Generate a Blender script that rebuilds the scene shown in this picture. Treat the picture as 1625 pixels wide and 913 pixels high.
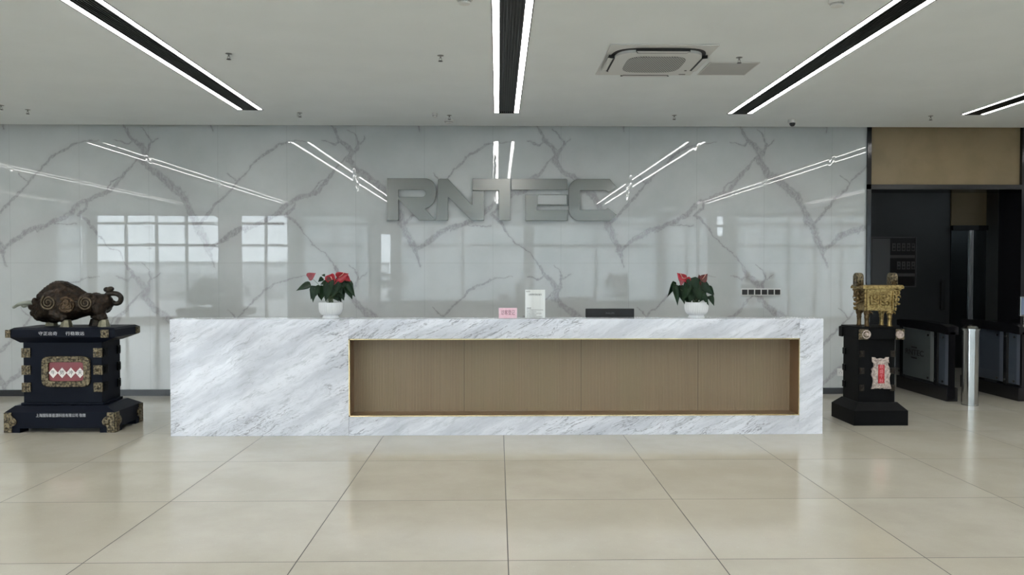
import bpy, bmesh, math, random
from mathutils import Vector, Matrix
random.seed(7)
for o in list(bpy.data.objects): bpy.data.objects.remove(o)
SC = bpy.context.scene
COL = SC.collection
PI = math.pi
# ------------------------------------------------------------------ camera
F = 1267.0; W, H = 1625.0, 913.0
CZ = 1.62
YAW = math.atan(22.5/F); PITCH = math.atan(26.5/F)
cam = bpy.data.cameras.new('camera'); co = bpy.data.objects.new('camera', cam); COL.objects.link(co)
cam.sensor_width = 36; cam.lens = 36*F/W; cam.clip_start = .05; cam.clip_end = 300
co.location = (0, 0, CZ)
co.rotation_euler = (PI/2-PITCH, 0, -YAW)
SC.camera = co
RM = co.rotation_euler.to_matrix()
def ray(u, v): return RM @ Vector(((u-W/2)/F, -(v-H/2)/F, -1))
def at(u, v, Y):
    r = ray(u, v); t = Y/r.y
    return Vector((0, 0, CZ)) + r*t
def atz(u, v, z):
    r = ray(u, v); t = (z-CZ)/r.z
    return Vector((0, 0, CZ)) + r*t
# ------------------------------------------------------------------ light
EXPO = 0.0
SKY = 11.0; STRIP = 28.5
SC.view_settings.view_transform = 'Standard'; SC.view_settings.look = 'None'
SC.view_settings.gamma = 1; SC.view_settings.exposure = EXPO; SC.view_settings.use_curve_mapping = False
wd = bpy.data.worlds.new('sky'); SC.world = wd; wd.use_nodes = True
nt = wd.node_tree; bg = nt.nodes['Background']
bg.inputs[0].default_value = (.84, .93, 1.0, 1); bg.inputs[1].default_value = SKY
YW = 10.4       # front face of the marble wall
YB = -4.3       # glazed front of the lobby, behind the viewer
ZC = CZ+1.85    # ceiling
XL, XR = -14.2, 13.2
WIN = [(-13.8,-12.75,.1,3.42,'blind'),(-12.6,-8.75,.1,3.42,'clear'),(-8.1,-6.4,.1,3.42,'clear'),(-6.15,-4.0,.1,3.42,'blind'),
       (-3.75,-3.3,.1,2.85,'slot'),(-3.1,.9,.1,3.42,'blind'),(1.05,5.1,.1,3.42,'blind'),(5.25,6.7,.1,3.42,'blind'),
       (6.85,7.2,2.65,3.42,'slot'),(7.5,12.6,.1,3.42,'blind')]
for i, (a, b, z0, z1, k) in enumerate(WIN):
    L = bpy.data.lights.new('daylight_portal', 'AREA'); L.shape = 'RECTANGLE'; L.size = b-a; L.size_y = z1-z0
    L.cycles.is_portal = True
    lo = bpy.data.objects.new('daylight_portal', L); COL.objects.link(lo)
    lo.location = ((a+b)/2, YB-.16, (z0+z1)/2); lo.rotation_euler = (PI/2, 0, 0)   # -Z of the lamp points to +Y
# ------------------------------------------------------------------ helpers
def mat(name, col=(.5,.5,.5), rough=.5, metal=0, **kw):
    m = bpy.data.materials.new(name); m.use_nodes = True
    b = m.node_tree.nodes['Principled BSDF']
    b.inputs['Base Color'].default_value = (*col, 1); b.inputs['Roughness'].default_value = rough
    b.inputs['Metallic'].default_value = metal
    for k, v in kw.items():
        k = {'spec':'Specular IOR Level','ior':'IOR','coat':'Coat Weight','aniso':'Anisotropic'}.get(k, k)
        b.inputs[k].default_value = v
    return m
class NT:
    def __init__(s, m): s.t = m.node_tree; s.b = s.t.nodes['Principled BSDF']
    def n(s, typ, **kw):
        nd = s.t.nodes.new('ShaderNode'+typ)
        for k, v in kw.items():
            if k.startswith('i_'):
                key = k[2:]; key = int(key) if key.isdigit() else key
                s.put(nd.inputs[key], v)
            else: setattr(nd, k, v)
        return nd
    def put(s, inp, v):
        if isinstance(v, bpy.types.NodeSocket): s.t.links.new(v, inp)
        else: inp.default_value = v
    def m(s, op, a, b=None, c=None, clamp=False):
        nd = s.t.nodes.new('ShaderNodeMath'); nd.operation = op; nd.use_clamp = clamp
        for i, v in enumerate((a, b, c)):
            if v is not None: s.put(nd.inputs[i], v)
        return nd.outputs[0]
    def v(s, op, a, b=None, c=None, scale=None):
        nd = s.t.nodes.new('ShaderNodeVectorMath'); nd.operation = op
        for i, x in enumerate((a, b, c)):
            if x is not None: s.put(nd.inputs[i], x)
        if scale is not None: s.put(nd.inputs['Scale'], scale)
        return nd.outputs['Value'] if op in ('DOT_PRODUCT','LENGTH','DISTANCE') else nd.outputs[0]
    def noise(s, vec, scale, detail=3, rough=.5, out='Fac', dim='3D'):
        nd = s.n('TexNoise', i_Vector=vec, i_Scale=scale, i_Detail=detail, i_Roughness=rough); return nd.outputs[out]
    def mr(s, x, a, b, c=0., d=1., mode='SMOOTHSTEP'):
        nd = s.n('MapRange', interpolation_type=mode)
        for k, v in zip((0,1,2,3,4), (x, a, b, c, d)): s.put(nd.inputs[k], v)
        return nd.outputs[0]
    def mix(s, f, a, b):
        nd = s.n('Mix', data_type='RGBA'); s.put(nd.inputs[0], f)
        for i, v in ((6, a), (7, b)):
            s.put(nd.inputs[i], v if isinstance(v, bpy.types.NodeSocket) else (*v, 1))
        return nd.outputs[2]
    def bump(s, h, strength=.3, dist=.01):
        nd = s.n('Bump', i_Height=h, i_Strength=strength, i_Distance=dist); s.put(s.b.inputs['Normal'], nd.outputs[0]); return nd
    def pos(s): return s.n('NewGeometry').outputs['Position']
    def objc(s): return s.n('TexCoord').outputs['Object']

def noisy(name, c1, c2, scale=20, rough=.5, metal=0, bump=0, bscale=None, **kw):
    m = mat(name, c1, rough, metal, **kw); N = NT(m); p = N.objc()
    N.put(N.b.inputs['Base Color'], N.mix(N.mr(N.noise(p, scale, 4), .35, .65), c1, c2))
    if bump: N.bump(N.noise(p, bscale or scale*2, 4), .8, bump)
    return m
# mesh builder
class MB:
    def __init__(s): s.b = bmesh.new()
    def box(s, x0, x1, y0, y1, z0, z1, bev=0):
        t = bmesh.new(); bmesh.ops.create_cube(t, size=1)
        for v in t.verts: v.co = Vector(((x0+x1)/2+v.co.x*(x1-x0), (y0+y1)/2+v.co.y*(y1-y0), (z0+z1)/2+v.co.z*(z1-z0)))
        if bev: bmesh.ops.bevel(t, geom=t.edges[:], offset=bev, segments=2, affect='EDGES', profile=.6)
        return s.add(t)
    def add(s, t, mtx=None):
        if mtx is not None: t.transform(mtx)
        me = bpy.data.meshes.new('t'); t.to_mesh(me); t.free(); s.b.from_mesh(me); bpy.data.meshes.remove(me); return s
    def frustum(s, r0, r1, z0, z1):     # r = (x0,x1,y0,y1)
        b = s.b; q = []
        for r, z in ((r0, z0), (r1, z1)):
            q.append([b.verts.new(p) for p in ((r[0],r[2],z),(r[1],r[2],z),(r[1],r[3],z),(r[0],r[3],z))])
        b.faces.new(q[0][::-1]); b.faces.new(q[1])
        for i in range(4): b.faces.new((q[0][i], q[0][(i+1)%4], q[1][(i+1)%4], q[1][i]))
        return s
    def prism(s, pts, y0, y1, holes=None):   # outline in x,z extruded in y
        b = s.b; A = [b.verts.new((x, y0, z)) for x, z in pts]; B = [b.verts.new((x, y1, z)) for x, z in pts]
        f1 = b.faces.new(A); f2 = b.faces.new(B[::-1])
        for i in range(len(pts)): b.faces.new((A[i-1], A[i], B[i], B[i-1])[::-1])
        bmesh.ops.recalc_face_normals(b, faces=b.faces[:]); return s
    def lathe(s, prof, c=(0,0,0), n=24, axis='z', rib=0, nrib=0, rfun=None):
        b = s.b; rings = []
        for r, z in prof:
            ring = []
            for i in range(n):
                a = 2*PI*i/n; rr = r*(1+(rib*math.cos(a*nrib) if nrib else 0))
                p = Vector((rr*math.cos(a), rr*math.sin(a), z))
                if axis == 'y': p = Vector((p.x, p.z, p.y))
                if axis == 'x': p = Vector((p.z, p.x, p.y))
                ring.append(b.verts.new(p+Vector(c)))
            rings.append(ring)
        for a, c2 in zip(rings, rings[1:]):
            for i in range(n): b.faces.new((a[i], a[(i+1)%n], c2[(i+1)%n], c2[i]))
        for r in (rings[0], rings[-1]):
            try: b.faces.new(r)
            except Exception: pass
        bmesh.ops.recalc_face_normals(b, faces=b.faces[:]); return s
    def cyl(s, c, r, h, n=20, axis='z'): return s.lathe([(r, 0), (r, h)], c, n, axis)
    def tube(s, pts, rad, n=8):
        b = s.b; P = [Vector(p) for p in pts]; R = rad if isinstance(rad, (list, tuple)) else [rad]*len(P)
        if 3 < len(P) < 12:      # smooth the centre line
            Q = []; S_ = []
            for i in range(len(P)-1):
                a, b0, c, d = P[max(i-1,0)], P[i], P[i+1], P[min(i+2,len(P)-1)]
                for k in range(4):
                    t = k/4; Q.append(.5*((2*b0)+(c-a)*t+(2*a-5*b0+4*c-d)*t*t+(3*b0-a-3*c+d)*t**3)); S_.append(R[i]+(R[i+1]-R[i])*t)
            P = Q+[P[-1]]; R = S_+[R[-1]]
        rings = []; up = Vector((0.13, .31, .94)).normalized()
        for i, p in enumerate(P):
            t = (P[min(i+1, len(P)-1)]-P[max(i-1, 0)]).normalized()
            x = t.cross(up)
            if x.length < .05: x = t.cross(Vector((1,0,0)))
            x.normalize(); y = t.cross(x)
            rings.append([b.verts.new(p+R[i]*(x*math.cos(2*PI*k/n)+y*math.sin(2*PI*k/n))) for k in range(n)])
        for a, c in zip(rings, rings[1:]):
            for k in range(n): b.faces.new((a[k], a[(k+1)%n], c[(k+1)%n], c[k]))
        b.faces.new(rings[0]); b.faces.new(rings[-1])
        bmesh.ops.recalc_face_normals(b, faces=b.faces[:]); return s
    def ball(s, c, r, sc=(1,1,1), seg=16):
        t = bmesh.new(); bmesh.ops.create_uvsphere(t, u_segments=seg, v_segments=seg//2+2, radius=r)
        for v in t.verts: v.co = Vector((v.co.x*sc[0], v.co.y*sc[1], v.co.z*sc[2]))+Vector(c)
        return s.add(t)
    def xf(s, m): s.b.transform(m); return s
    def build(s, name, m, parent=None, smooth=False, loc=None, auto=None):
        me = bpy.data.meshes.new(name); s.b.to_mesh(me); s.b.free()
        me.materials.append(m)
        if smooth or auto is not None:
            for f in me.polygons: f.use_smooth = True
            if auto is not None: me.set_sharp_from_angle(angle=math.radians(auto))
        o = bpy.data.objects.new(name, me); COL.objects.link(o)
        return place(o, parent, loc)
def place(o, parent, loc=None):
    # vertices are given in world metres; put the origin at the thing's own base
    if parent is not None:
        o.parent = parent; off = wpos(parent)
        o.data.transform(Matrix.Translation(-off))
    elif loc is not None:
        o.data.transform(Matrix.Translation(-Vector(loc))); o.location = loc
    return o
def wpos(o):
    p = Vector(o.location)
    while o.parent is not None: o = o.parent; p += Vector(o.location)
    return p
def thing(name, label, cat, loc=(0,0,0), group=None):
    o = bpy.data.objects.new(name, None); COL.objects.link(o); o.location = loc
    o.empty_display_size = .1
    return tag(o, label, cat, group)
def tag(o, label=None, cat=None, group=None, kind=None):
    if label: o['label'] = label
    if cat: o['category'] = cat
    if group: o['group'] = group
    if kind: o['kind'] = kind
    return o
def struct(o): o['kind'] = 'structure'; return o
def copy_tree(o, parent=None):
    c = o.copy(); COL.objects.link(c)
    if parent is not None: c.parent = parent
    for ch in list(o.children): copy_tree(ch, c)
    return c
def mesh_from(o, name, m, parent=None, keep=False):
    # bake a curve / modifier stack into one mesh object
    dg = bpy.context.evaluated_depsgraph_get(); dg.update()
    me = bpy.data.meshes.new_from_object(o.evaluated_get(dg)); me.transform(o.matrix_world); me.name = name
    bpy.data.objects.remove(o)
    me.materials.clear(); me.materials.append(m)
    for p in me.polygons: p.material_index = 0
    q = bpy.data.objects.new(name, me); COL.objects.link(q)
    return place(q, parent)
def text(name, s, c, height, m, parent=None, rot=(PI/2,0,0), depth=.001, width=None, bold=0., shear=0):
    cu = bpy.data.curves.new(name, 'FONT'); cu.body = s; cu.size = height*1.35; cu.extrude = depth; cu.offset = bold
    cu.align_x = 'CENTER'; cu.align_y = 'CENTER'; cu.shear = shear; cu.space_line = .8
    o = bpy.data.objects.new(name, cu); COL.objects.link(o)
    o.location = c; o.rotation_euler = rot
    bpy.context.view_layer.update()
    if width and o.dimensions.x > 0: o.scale.x = width/o.dimensions.x
    bpy.context.view_layer.update()
    return mesh_from(o, name, m, parent)
def spline_shape(name, outlines, depth, m, parent, Y, bev=.002):
    # flat outlines (x,z) with holes, thickness in y, facing the viewer
    cu = bpy.data.curves.new(name, 'CURVE'); cu.dimensions = '2D'; cu.fill_mode = 'BOTH'; cu.extrude = depth/2; cu.bevel_depth = bev; cu.bevel_resolution = 1
    for pts in outlines:
        sp = cu.splines.new('POLY'); sp.points.add(len(pts)-1); sp.use_cyclic_u = True
        for p, (x, z) in zip(sp.points, pts): p.co = (x, z, 0, 1)
    o = bpy.data.objects.new(name, cu); COL.objects.link(o); o.rotation_euler = (PI/2,0,0); o.location = (0, Y, 0)
    bpy.context.view_layer.update()
    return mesh_from(o, name, m, parent)
def sup(n, rx, ry, e=4, N=48):   # rounded square outline
    out = []
    for i in range(N):
        a = 2*PI*i/N; c, s_ = math.cos(a), math.sin(a)
        out.append((rx*math.copysign(abs(c)**(2/e), c), ry*math.copysign(abs(s_)**(2/e), s_)))
    return out
# ------------------------------------------------------------------ materials
M = {}
def floor_mat():
    m = mat('polished_beige_terrazzo', rough=.2); N = NT(m); p = N.pos()
    X0, Y0, D = .057, 4.43, 1.178
    sx = N.n('SeparateXYZ', i_0=p); x, y = sx.outputs[0], sx.outputs[1]
    cx = N.m('FLOOR', N.m('DIVIDE', N.m('SUBTRACT', x, X0), D)); cy = N.m('FLOOR', N.m('DIVIDE', N.m('SUBTRACT', y, Y0), D))
    dx = N.m('PINGPONG', N.m('SUBTRACT', x, X0), D/2); dy = N.m('PINGPONG', N.m('SUBTRACT', y, Y0), D/2)
    g = N.m('MINIMUM', N.m('ABSOLUTE', dx), N.m('ABSOLUTE', dy))
    joint = N.mr(g, .0022, .0038, 1, 0)
    cv = N.n('CombineXYZ', i_0=cx, i_1=cy, i_2=0.).outputs[0]
    rnd = N.n('TexWhiteNoise', noise_dimensions='2D', i_Vector=cv).outputs[0]
    off = N.v('ADD', p, N.v('SCALE', N.n('TexWhiteNoise', noise_dimensions='2D', i_Vector=cv).outputs[1], scale=7.))
    cloud = N.noise(off, 1.3, 5, .6); sp = N.noise(p, 180, 2, .7); sp2 = N.noise(p, 38, 3, .6)
    c = N.mix(N.mr(cloud, .3, .7), (.44,.415,.35), (.52,.495,.43))
    c = N.mix(N.m('MULTIPLY', rnd, .45), c, (.47,.435,.355))
    c = N.mix(N.mr(sp, .6, .72, 0, .5), c, (.33,.31,.26))
    c = N.mix(N.mr(sp2, .62, .74, 0, .35), c, (.58,.56,.50))
    c = N.mix(joint, c, (.06,.055,.05))
    N.put(N.b.inputs['Base Color'], c)
    N.put(N.b.inputs['Roughness'], N.m('ADD', N.mr(N.noise(p, 3, 4), .3, .7, .09, .17), N.m('MULTIPLY', joint, .5)))
    N.b.inputs['IOR'].default_value = 1.48
    N.bump(N.m('MULTIPLY', joint, -1.), .6, .002)
    return m
M['floor'] = floor_mat()
def at_wall(x, y): return at(1040+x/3.7265, 195+y/3.7265, YW)
PX, PY = 2.66, 1.757
WX0, WZ1 = at_wall(0, 0).x, at_wall(0, 0).z
def wall_mat():
    m = mat('grey_veined_marble', rough=.008); N = NT(m); p = N.pos()
    sx = N.n('SeparateXYZ', i_0=p)
    q = N.n('CombineXYZ', i_0=N.m('SUBTRACT', sx.outputs[0], WX0), i_1=N.m('SUBTRACT', WZ1, sx.outputs[2]), i_2=0.).outputs[0]
    nd = N.n('TexNoise', noise_dimensions='2D', i_Vector=q, i_Scale=4.5, i_Detail=5, i_Roughness=.62)
    warp = N.v('SCALE', N.v('SUBTRACT', nd.outputs['Color'], (.5,.5,.5)), scale=.11)
    q2 = N.v('MULTIPLY', N.v('ADD', q, warp), (1,1,0))
    w = N.n('VectorMath', operation='WRAP'); N.put(w.inputs[0], q2); w.inputs[1].default_value = (PX, PY, 1); w.inputs[2].default_value = (0,0,0)
    w = w.outputs[0]
    S = 1/3.7265/ (F/YW)            # crop pixel -> metre
    lines = [
     [(525,45,5),(550,105,9),(600,145,14),(630,185,16),(610,225,15),(660,285,15),(720,325,19),(790,385,21),(840,430,20),(875,490,17),(915,580,21),(945,640,18),(975,700,16),(995,745,17),(1010,790,7),(1022,850,4)],
     [(450,112,2),(490,118,4),(525,130,5),(550,112,6)],
     [(605,40,2),(640,70,3),(662,120,5),(640,180,10)],
     [(705,95,3),(668,130,4)],
     [(600,205,4),(560,250,5),(520,300,9),(480,335,11),(430,410,11),(330,445,11),(250,480,11),(200,530,14),(130,575,11),(60,605,10),(0,640,14)],
     [(1240,615,13),(1180,635,14),(1110,670,14),(1060,705,10),(1010,745,10)],
     [(500,315,3),(430,355,4),(400,415,4)],
     [(295,465,6),(280,510,8),(235,545,8),(280,580,9),(318,620,6),(350,670,3),(400,720,3),(470,770,3),(510,830,4),(545,890,5)],
     [(1240,270,4),(1170,345,5),(1100,430,6),(1030,495,8),(945,590,8)],
     [(33,270,5),(110,195,7),(200,140,6),(280,118,3),(360,115,1.5)],
     [(1105,300,2),(1155,350,4)],
     [(85,600,2),(230,605,4)],
     [(700,320,2),(640,250,5),(620,200,6)],
    ]
    segs = []
    Hc = PY/S; Wc = PX/S
    for L in lines:
        for a, b in zip(L, L[1:]):
            segs.append((a, b))
            for dx, dy in ((0,-Hc),(0,Hc),(Wc,0),(-Wc,0)):
                a2 = (a[0]+dx, a[1]+dy, a[2]); b2 = (b[0]+dx, b[1]+dy, b[2])
                if max(a2[0], b2[0]) > 8 and min(a2[0], b2[0]) < Wc-8 and max(a2[1], b2[1]) > 0 and min(a2[1], b2[1]) < Hc: segs.append((a2, b2))
    cur = None; w0 = w
    for i, (a, b) in enumerate(segs):
        if i and i % 10 == 0: w = N.v('ADD', w0, N.v('SCALE', (1e-7, 1e-7, 0), scale=cur))
        A = Vector((a[0]*S, a[1]*S, 0)); B = Vector((b[0]*S, b[1]*S, 0))-A; ra, rb = a[2]*S, b[2]*S
        d = N.v('SUBTRACT', w, tuple(A)); dt = N.v('DOT_PRODUCT', d, tuple(B/B.length_squared)); h = N.m('MULTIPLY', dt, 1.0, clamp=True)
        sc_ = N.v('SCALE', tuple(B), scale=h); dist = N.v('DISTANCE', d, sc_)
        r = N.m('MULTIPLY_ADD', h, rb-ra, ra)
        val = N.m('DIVIDE', dist, r)
        cur = val if cur is None else N.m('MINIMUM', cur, val)
    fib = N.n('TexNoise', noise_dimensions='2D', i_Vector=N.v('MULTIPLY', q, (1,.8,1)), i_Scale=16., i_Detail=4, i_Roughness=.7).outputs[0]
    vein = N.mr(N.m('ADD', cur, N.m('MULTIPLY', N.m('SUBTRACT', fib, .5), 2.0)), .25, 1.7, 1, 0)
    halo = N.mr(cur, 1., 6., .25, 0)
    fib2 = N.n('TexNoise', noise_dimensions='2D', i_Vector=N.v('MULTIPLY', q2, (1,.6,1)), i_Scale=34., i_Detail=3, i_Roughness=.7).outputs[0]
    edge = N.mr(N.m('ABSOLUTE', N.m('SUBTRACT', cur, .85)), 0., .35, .5, 0)
    cl = N.noise(p, 1.1, 5, .6)
    base = N.mix(N.mr(cl, .3, .7), WB1, WB2)
    c = N.mix(halo, base, (.42,.41,.415))
    c = N.mix(N.m('MULTIPLY', vein, N.mr(fib2, .3, .65, .35, .9)), c, (.31,.30,.31))
    c = N.mix(N.m('MULTIPLY', edge, .5), c, (.25,.24,.25))
    # slab joints every 0.887 m, and one horizontal joint
    xs = N.m('SUBTRACT', sx.outputs[0], WX0+.545)
    jx = N.m('ABSOLUTE', N.m('PINGPONG', xs, .4435)); jz = N.m('ABSOLUTE', N.m('SUBTRACT', sx.outputs[2], 1.72))
    j = N.mr(N.m('MINIMUM', jx, jz), .0008, .002, .45, 0)
    c = N.mix(j, c, (.15,.15,.15))
    N.put(N.b.inputs['Base Color'], c)
    N.b.inputs['IOR'].default_value = 1.5
    wobr = N.noise(N.v('MULTIPLY', p, (.3, 1., 1.)), 14., 1, .5)
    ridge = N.mr(N.m('ADD', jx, N.m('MULTIPLY', N.m('SUBTRACT', wobr, .5), .03)), 0., .045, 1, 0)
    wob = N.noise(N.v('MULTIPLY', p, (1., 1., .22)), 3.2, 0, .5)
    wob2 = N.noise(N.v('MULTIPLY', p, (1., 1., .5)), 26., 0, .5)
    h = N.m('ADD', N.m('MULTIPLY', ridge, .26), N.m('ADD', N.m('MULTIPLY', wob, .14), N.m('MULTIPLY', wob2, .003)))
    N.bump(h, 1., .0017)
    return m
WB1, WB2 = (.46,.485,.48), (.53,.55,.545)
M['wall'] = wall_mat()
def marble(name, off=(0,0,0)):
    m = mat(name, rough=.07); N = NT(m); p = N.v('ADD', N.pos(), off)
    a = math.radians(28)
    sx = N.n('SeparateXYZ', i_0=p); X = N.m('ADD', sx.outputs[0], N.m('MULTIPLY', sx.outputs[1], .9)); Z = sx.outputs[2]
    uu = N.m('ADD', N.m('MULTIPLY', X, math.cos(a)), N.m('MULTIPLY', Z, math.sin(a)))
    vv = N.m('SUBTRACT', N.m('MULTIPLY', Z, math.cos(a)), N.m('MULTIPLY', X, math.sin(a)))
    q = N.n('CombineXYZ', i_0=uu, i_1=vv, i_2=0.).outputs[0]
    wn = N.n('TexNoise', i_Vector=q, i_Scale=1.6, i_Detail=5, i_Roughness=.6)
    qw = N.v('ADD', q, N.v('SCALE', N.v('SUBTRACT', wn.outputs['Color'], (.5,.5,.5)), scale=.20))
    st = N.v('MULTIPLY', qw, (1, 4.2, 1))
    st = N.v('MULTIPLY', st, (.8, 1.25, 1))
    big = N.noise(st, 1.0, 6, .66); mid = N.noise(st, 4.2, 7, .75); fine = N.noise(N.v('MULTIPLY', qw, (1, 2.6, 1)), 15, 5, .8)
    c = N.mix(N.mr(big, .36, .66), (.82,.84,.90), (.60,.62,.68))
    c = N.mix(N.mr(mid, .5, .68, 0, .7), c, (.48,.51,.55))
    c = N.mix(N.mr(fine, .55, .72, 0, .55), c, (.36,.38,.42))
    # thin cracks = ridges of stretched noise
    r1 = N.m('ABSOLUTE', N.m('SUBTRACT', N.noise(st, 1.25, 5, .62), .5)); r2 = N.m('ABSOLUTE', N.m('SUBTRACT', N.noise(N.v('ADD', st, (5.2,3.1,0)), 2.2, 5, .65), .5))
    msk = N.mr(N.noise(p, 1.1, 3), .42, .54)
    cr = N.m('MULTIPLY', N.m('MAXIMUM', N.mr(r1, 0., .013, .65, 0), N.mr(r2, 0., .010, .5, 0)), msk)
    c = N.mix(cr, c, (.11,.11,.14))
    N.put(N.b.inputs['Base Color'], c)
    return m
M['marble'] = marble('white_streaked_marble'); M['marble2'] = marble('white_streaked_marble_band', (3.3,1.7,.62))
M['ceiling'] = noisy('matt_grey_white_paint', (.75,.785,.79), (.77,.805,.81), 2, .9)
M['plaster'] = noisy('grey_plaster', (.36,.36,.36), (.40,.40,.40), 3, .8)
M['baseboard'] = mat('black_gloss_skirting', (.012,.012,.014), .25)
def wood():
    m = mat('fluted_walnut_veneer', rough=.45); N = NT(m); p = N.pos()
    g = N.noise(N.v('MULTIPLY', p, (55, 55, .8)), 1., 4, .6); g2 = N.noise(N.v('MULTIPLY', p, (3.5, 3.5, .25)), 1., 3)
    sx = N.n('SeparateXYZ', i_0=p)
    fl = N.m('SINE', N.m('MULTIPLY', sx.outputs[0], 2*PI/.016))
    c = N.mix(N.mr(g, .25, .75), (.245,.180,.112), (.28,.208,.130))
    c = N.mix(N.mr(g2, .4, .6, 0, .6), c, (.262,.205,.122))
    # panel joints
    j = None
    for u in (737, 921, 1105):
        xx = at(u, 600, 8.15).x; d = N.mr(N.m('ABSOLUTE', N.m('SUBTRACT', sx.outputs[0], xx)), .002, .005, .6, 0)
        j = d if j is None else N.m('MAXIMUM', j, d)
    c = N.mix(j, c, (.08,.05,.03))
    N.put(N.b.inputs['Base Color'], c); N.bump(fl, .35, .003)
    return m
M['wood'] = wood()
M['wood_dark'] = noisy('brown_wood_panel', (.215,.16,.082), (.25,.185,.10), 3, .5)
M['brass'] = mat('polished_brass', (.78,.62,.36), .12, 1)
M['brass_dull'] = mat('brass_lining', (.42,.30,.19), .3, .8)
M['steel_brush'] = mat('brushed_steel', (.185,.185,.172), .25, 1)
M['steel_edge'] = mat('steel_return', (.30,.30,.29), .4, 1)
M['steel'] = mat('satin_stainless_steel', (.44,.44,.43), .16, 1)
M['black_gloss'] = mat('black_gloss_metal', (.01,.01,.012), .12)
M['black'] = mat('matt_black', (.012,.012,.013), .5)
M['grille'] = mat('black_slotted_grille', (.02,.021,.022), .45)
M['white_plastic'] = mat('white_plastic', (.62,.62,.60), .35)
M['ac_white'] = mat('ac_white_plastic', (.60,.60,.58), .4)
M['panel_grey'] = mat('grey_access_panel', (.42,.42,.41), .7)
M['lacquer'] = noisy('black_blue_lacquered_wood', (.0030,.0048,.0105), (.0042,.0062,.013), 4, .45, spec=.09)
M['lacquer2'] = noisy('black_lacquered_wood', (.003,.0034,.004), (.0045,.005,.0055), 4, .45, spec=.08)
M['bronze'] = noisy('antique_bronze', (.014,.010,.008), (.032,.021,.013), 30, .42, .75, .004, 45)
M['bronze_dark'] = noisy('dark_patinated_bronze', (.018,.016,.015), (.045,.036,.026), 30, .42, .7, .003, 50)
M['hoof'] = noisy('pale_brass_hoof', (.22,.21,.15), (.15,.145,.10), 25, .35, .7)
M['horn'] = noisy('verdigris_horn', (.26,.28,.24), (.18,.19,.16), 12, .45, .3)
M['relief'] = noisy('rubbed_bronze_relief', (.15,.12,.08), (.08,.06,.04), 25, .4, .8)
M['fitting'] = noisy('embossed_antique_brass', (.22,.175,.105), (.03,.024,.016), 55, .42, .7, .004, 70)
M['gold'] = noisy('cast_gold_bronze', (.40,.29,.12), (.20,.135,.05), 45, .34, .9, .003, 60)
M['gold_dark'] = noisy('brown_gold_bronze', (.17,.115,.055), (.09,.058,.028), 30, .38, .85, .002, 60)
M['pewter'] = noisy('pinkish_pewter', (.62,.52,.46), (.34,.27,.24), 45, .4, .5, .004, 70)
M['red'] = mat('dark_red_enamel', (.20,.018,.025), .35); M['red2'] = mat('red_enamel', (.45,.012,.015), .4)
M['white_lozenge'] = mat('cream_paint', (.85,.80,.76), .5)
M['ink'] = mat('black_ink', (.02,.02,.02), .6); M['maroon'] = mat('maroon_ink', (.20,.02,.05), .6)
M['white_ink'] = mat('silver_lettering', (.55,.56,.58), .5); M['pink_ink'] = mat('pink_lettering', (.75,.25,.28), .5)
M['grey_ink'] = mat('grey_print', (.22,.22,.22), .6)
M['paper'] = mat('white_paper', (.86,.88,.86), .5); M['pink'] = noisy('pink_card', (.86,.48,.56), (.90,.58,.64), 40, .5)
M['pot'] = mat('white_glazed_ceramic', (.72,.74,.76), .22)
M['leaf'] = noisy('dark_green_leaf', (.006,.020,.009), (.012,.032,.012), 14, .4, spec=.22)
M['petal'] = noisy('glossy_red_spathe', (.45,.012,.03), (.30,.01,.02), 20, .28); M['petal2'] = noisy('faded_maroon_spathe', (.14,.02,.02), (.09,.025,.02), 20, .4)
M['petal3'] = noisy('dusty_pink_spathe', (.35,.06,.08), (.22,.05,.06), 20, .4)
M['spadix'] = mat('pink_spadix', (.6,.35,.28), .5); M['soil'] = noisy('dark_soil', (.02,.015,.01), (.035,.025,.018), 60, .9)
M['stem'] = mat('green_stem', (.06,.09,.035), .5)
M['charcoal'] = noisy('charcoal_panel', (.030,.032,.034), (.036,.038,.04), 2, .35)
M['grey_col'] = mat('dark_grey_cladding', (.06,.06,.058), .4)
def emis(name, col, s):
    m = mat(name, (.1,.1,.1)); b = m.node_tree.nodes['Principled BSDF']
    b.inputs['Emission Color'].default_value = (*col, 1); b.inputs['Emission Strength'].default_value = s; return m
M['strip'] = emis('lit_diffuser', (1, .98, .95), STRIP)
M['screen'] = emis('lit_screen', (.12,.2,.38), .35)
def glassy(name, tint, refl=.1, rough=0.):
    m = bpy.data.materials.new(name); m.use_nodes = True; t = m.node_tree; t.nodes.clear()
    o = t.nodes.new('ShaderNodeOutputMaterial'); a = t.nodes.new('ShaderNodeBsdfTransparent'); g = t.nodes.new('ShaderNodeBsdfGlossy'); x = t.nodes.new('ShaderNodeMixShader')
    lw = t.nodes.new('ShaderNodeLayerWeight'); pw = t.nodes.new('ShaderNodeMath'); pw.operation = 'POWER'; pw.inputs[1].default_value = 4.5
    f = t.nodes.new('ShaderNodeMath'); f.operation = 'MULTIPLY_ADD'; f.inputs[1].default_value = .8; f.inputs[2].default_value = .04
    lw.inputs[0].default_value = .5; t.links.new(lw.outputs['Facing'], pw.inputs[0]); t.links.new(pw.outputs[0], f.inputs[0])
    a.inputs[0].default_value = (*tint, 1); g.inputs[1].default_value = rough
    t.links.new(f.outputs[0], x.inputs[0]); t.links.new(a.outputs[0], x.inputs[1]); t.links.new(g.outputs[0], x.inputs[2]); t.links.new(x.outputs[0], o.inputs[0]); return m
M['glass'] = glassy('clear_glass', (.97,.98,.98)); M['acrylic'] = glassy('clear_acrylic', (.99,.99,.99)); M['glass_grey'] = glassy('grey_tinted_glass', (.85,.87,.88))
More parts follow.
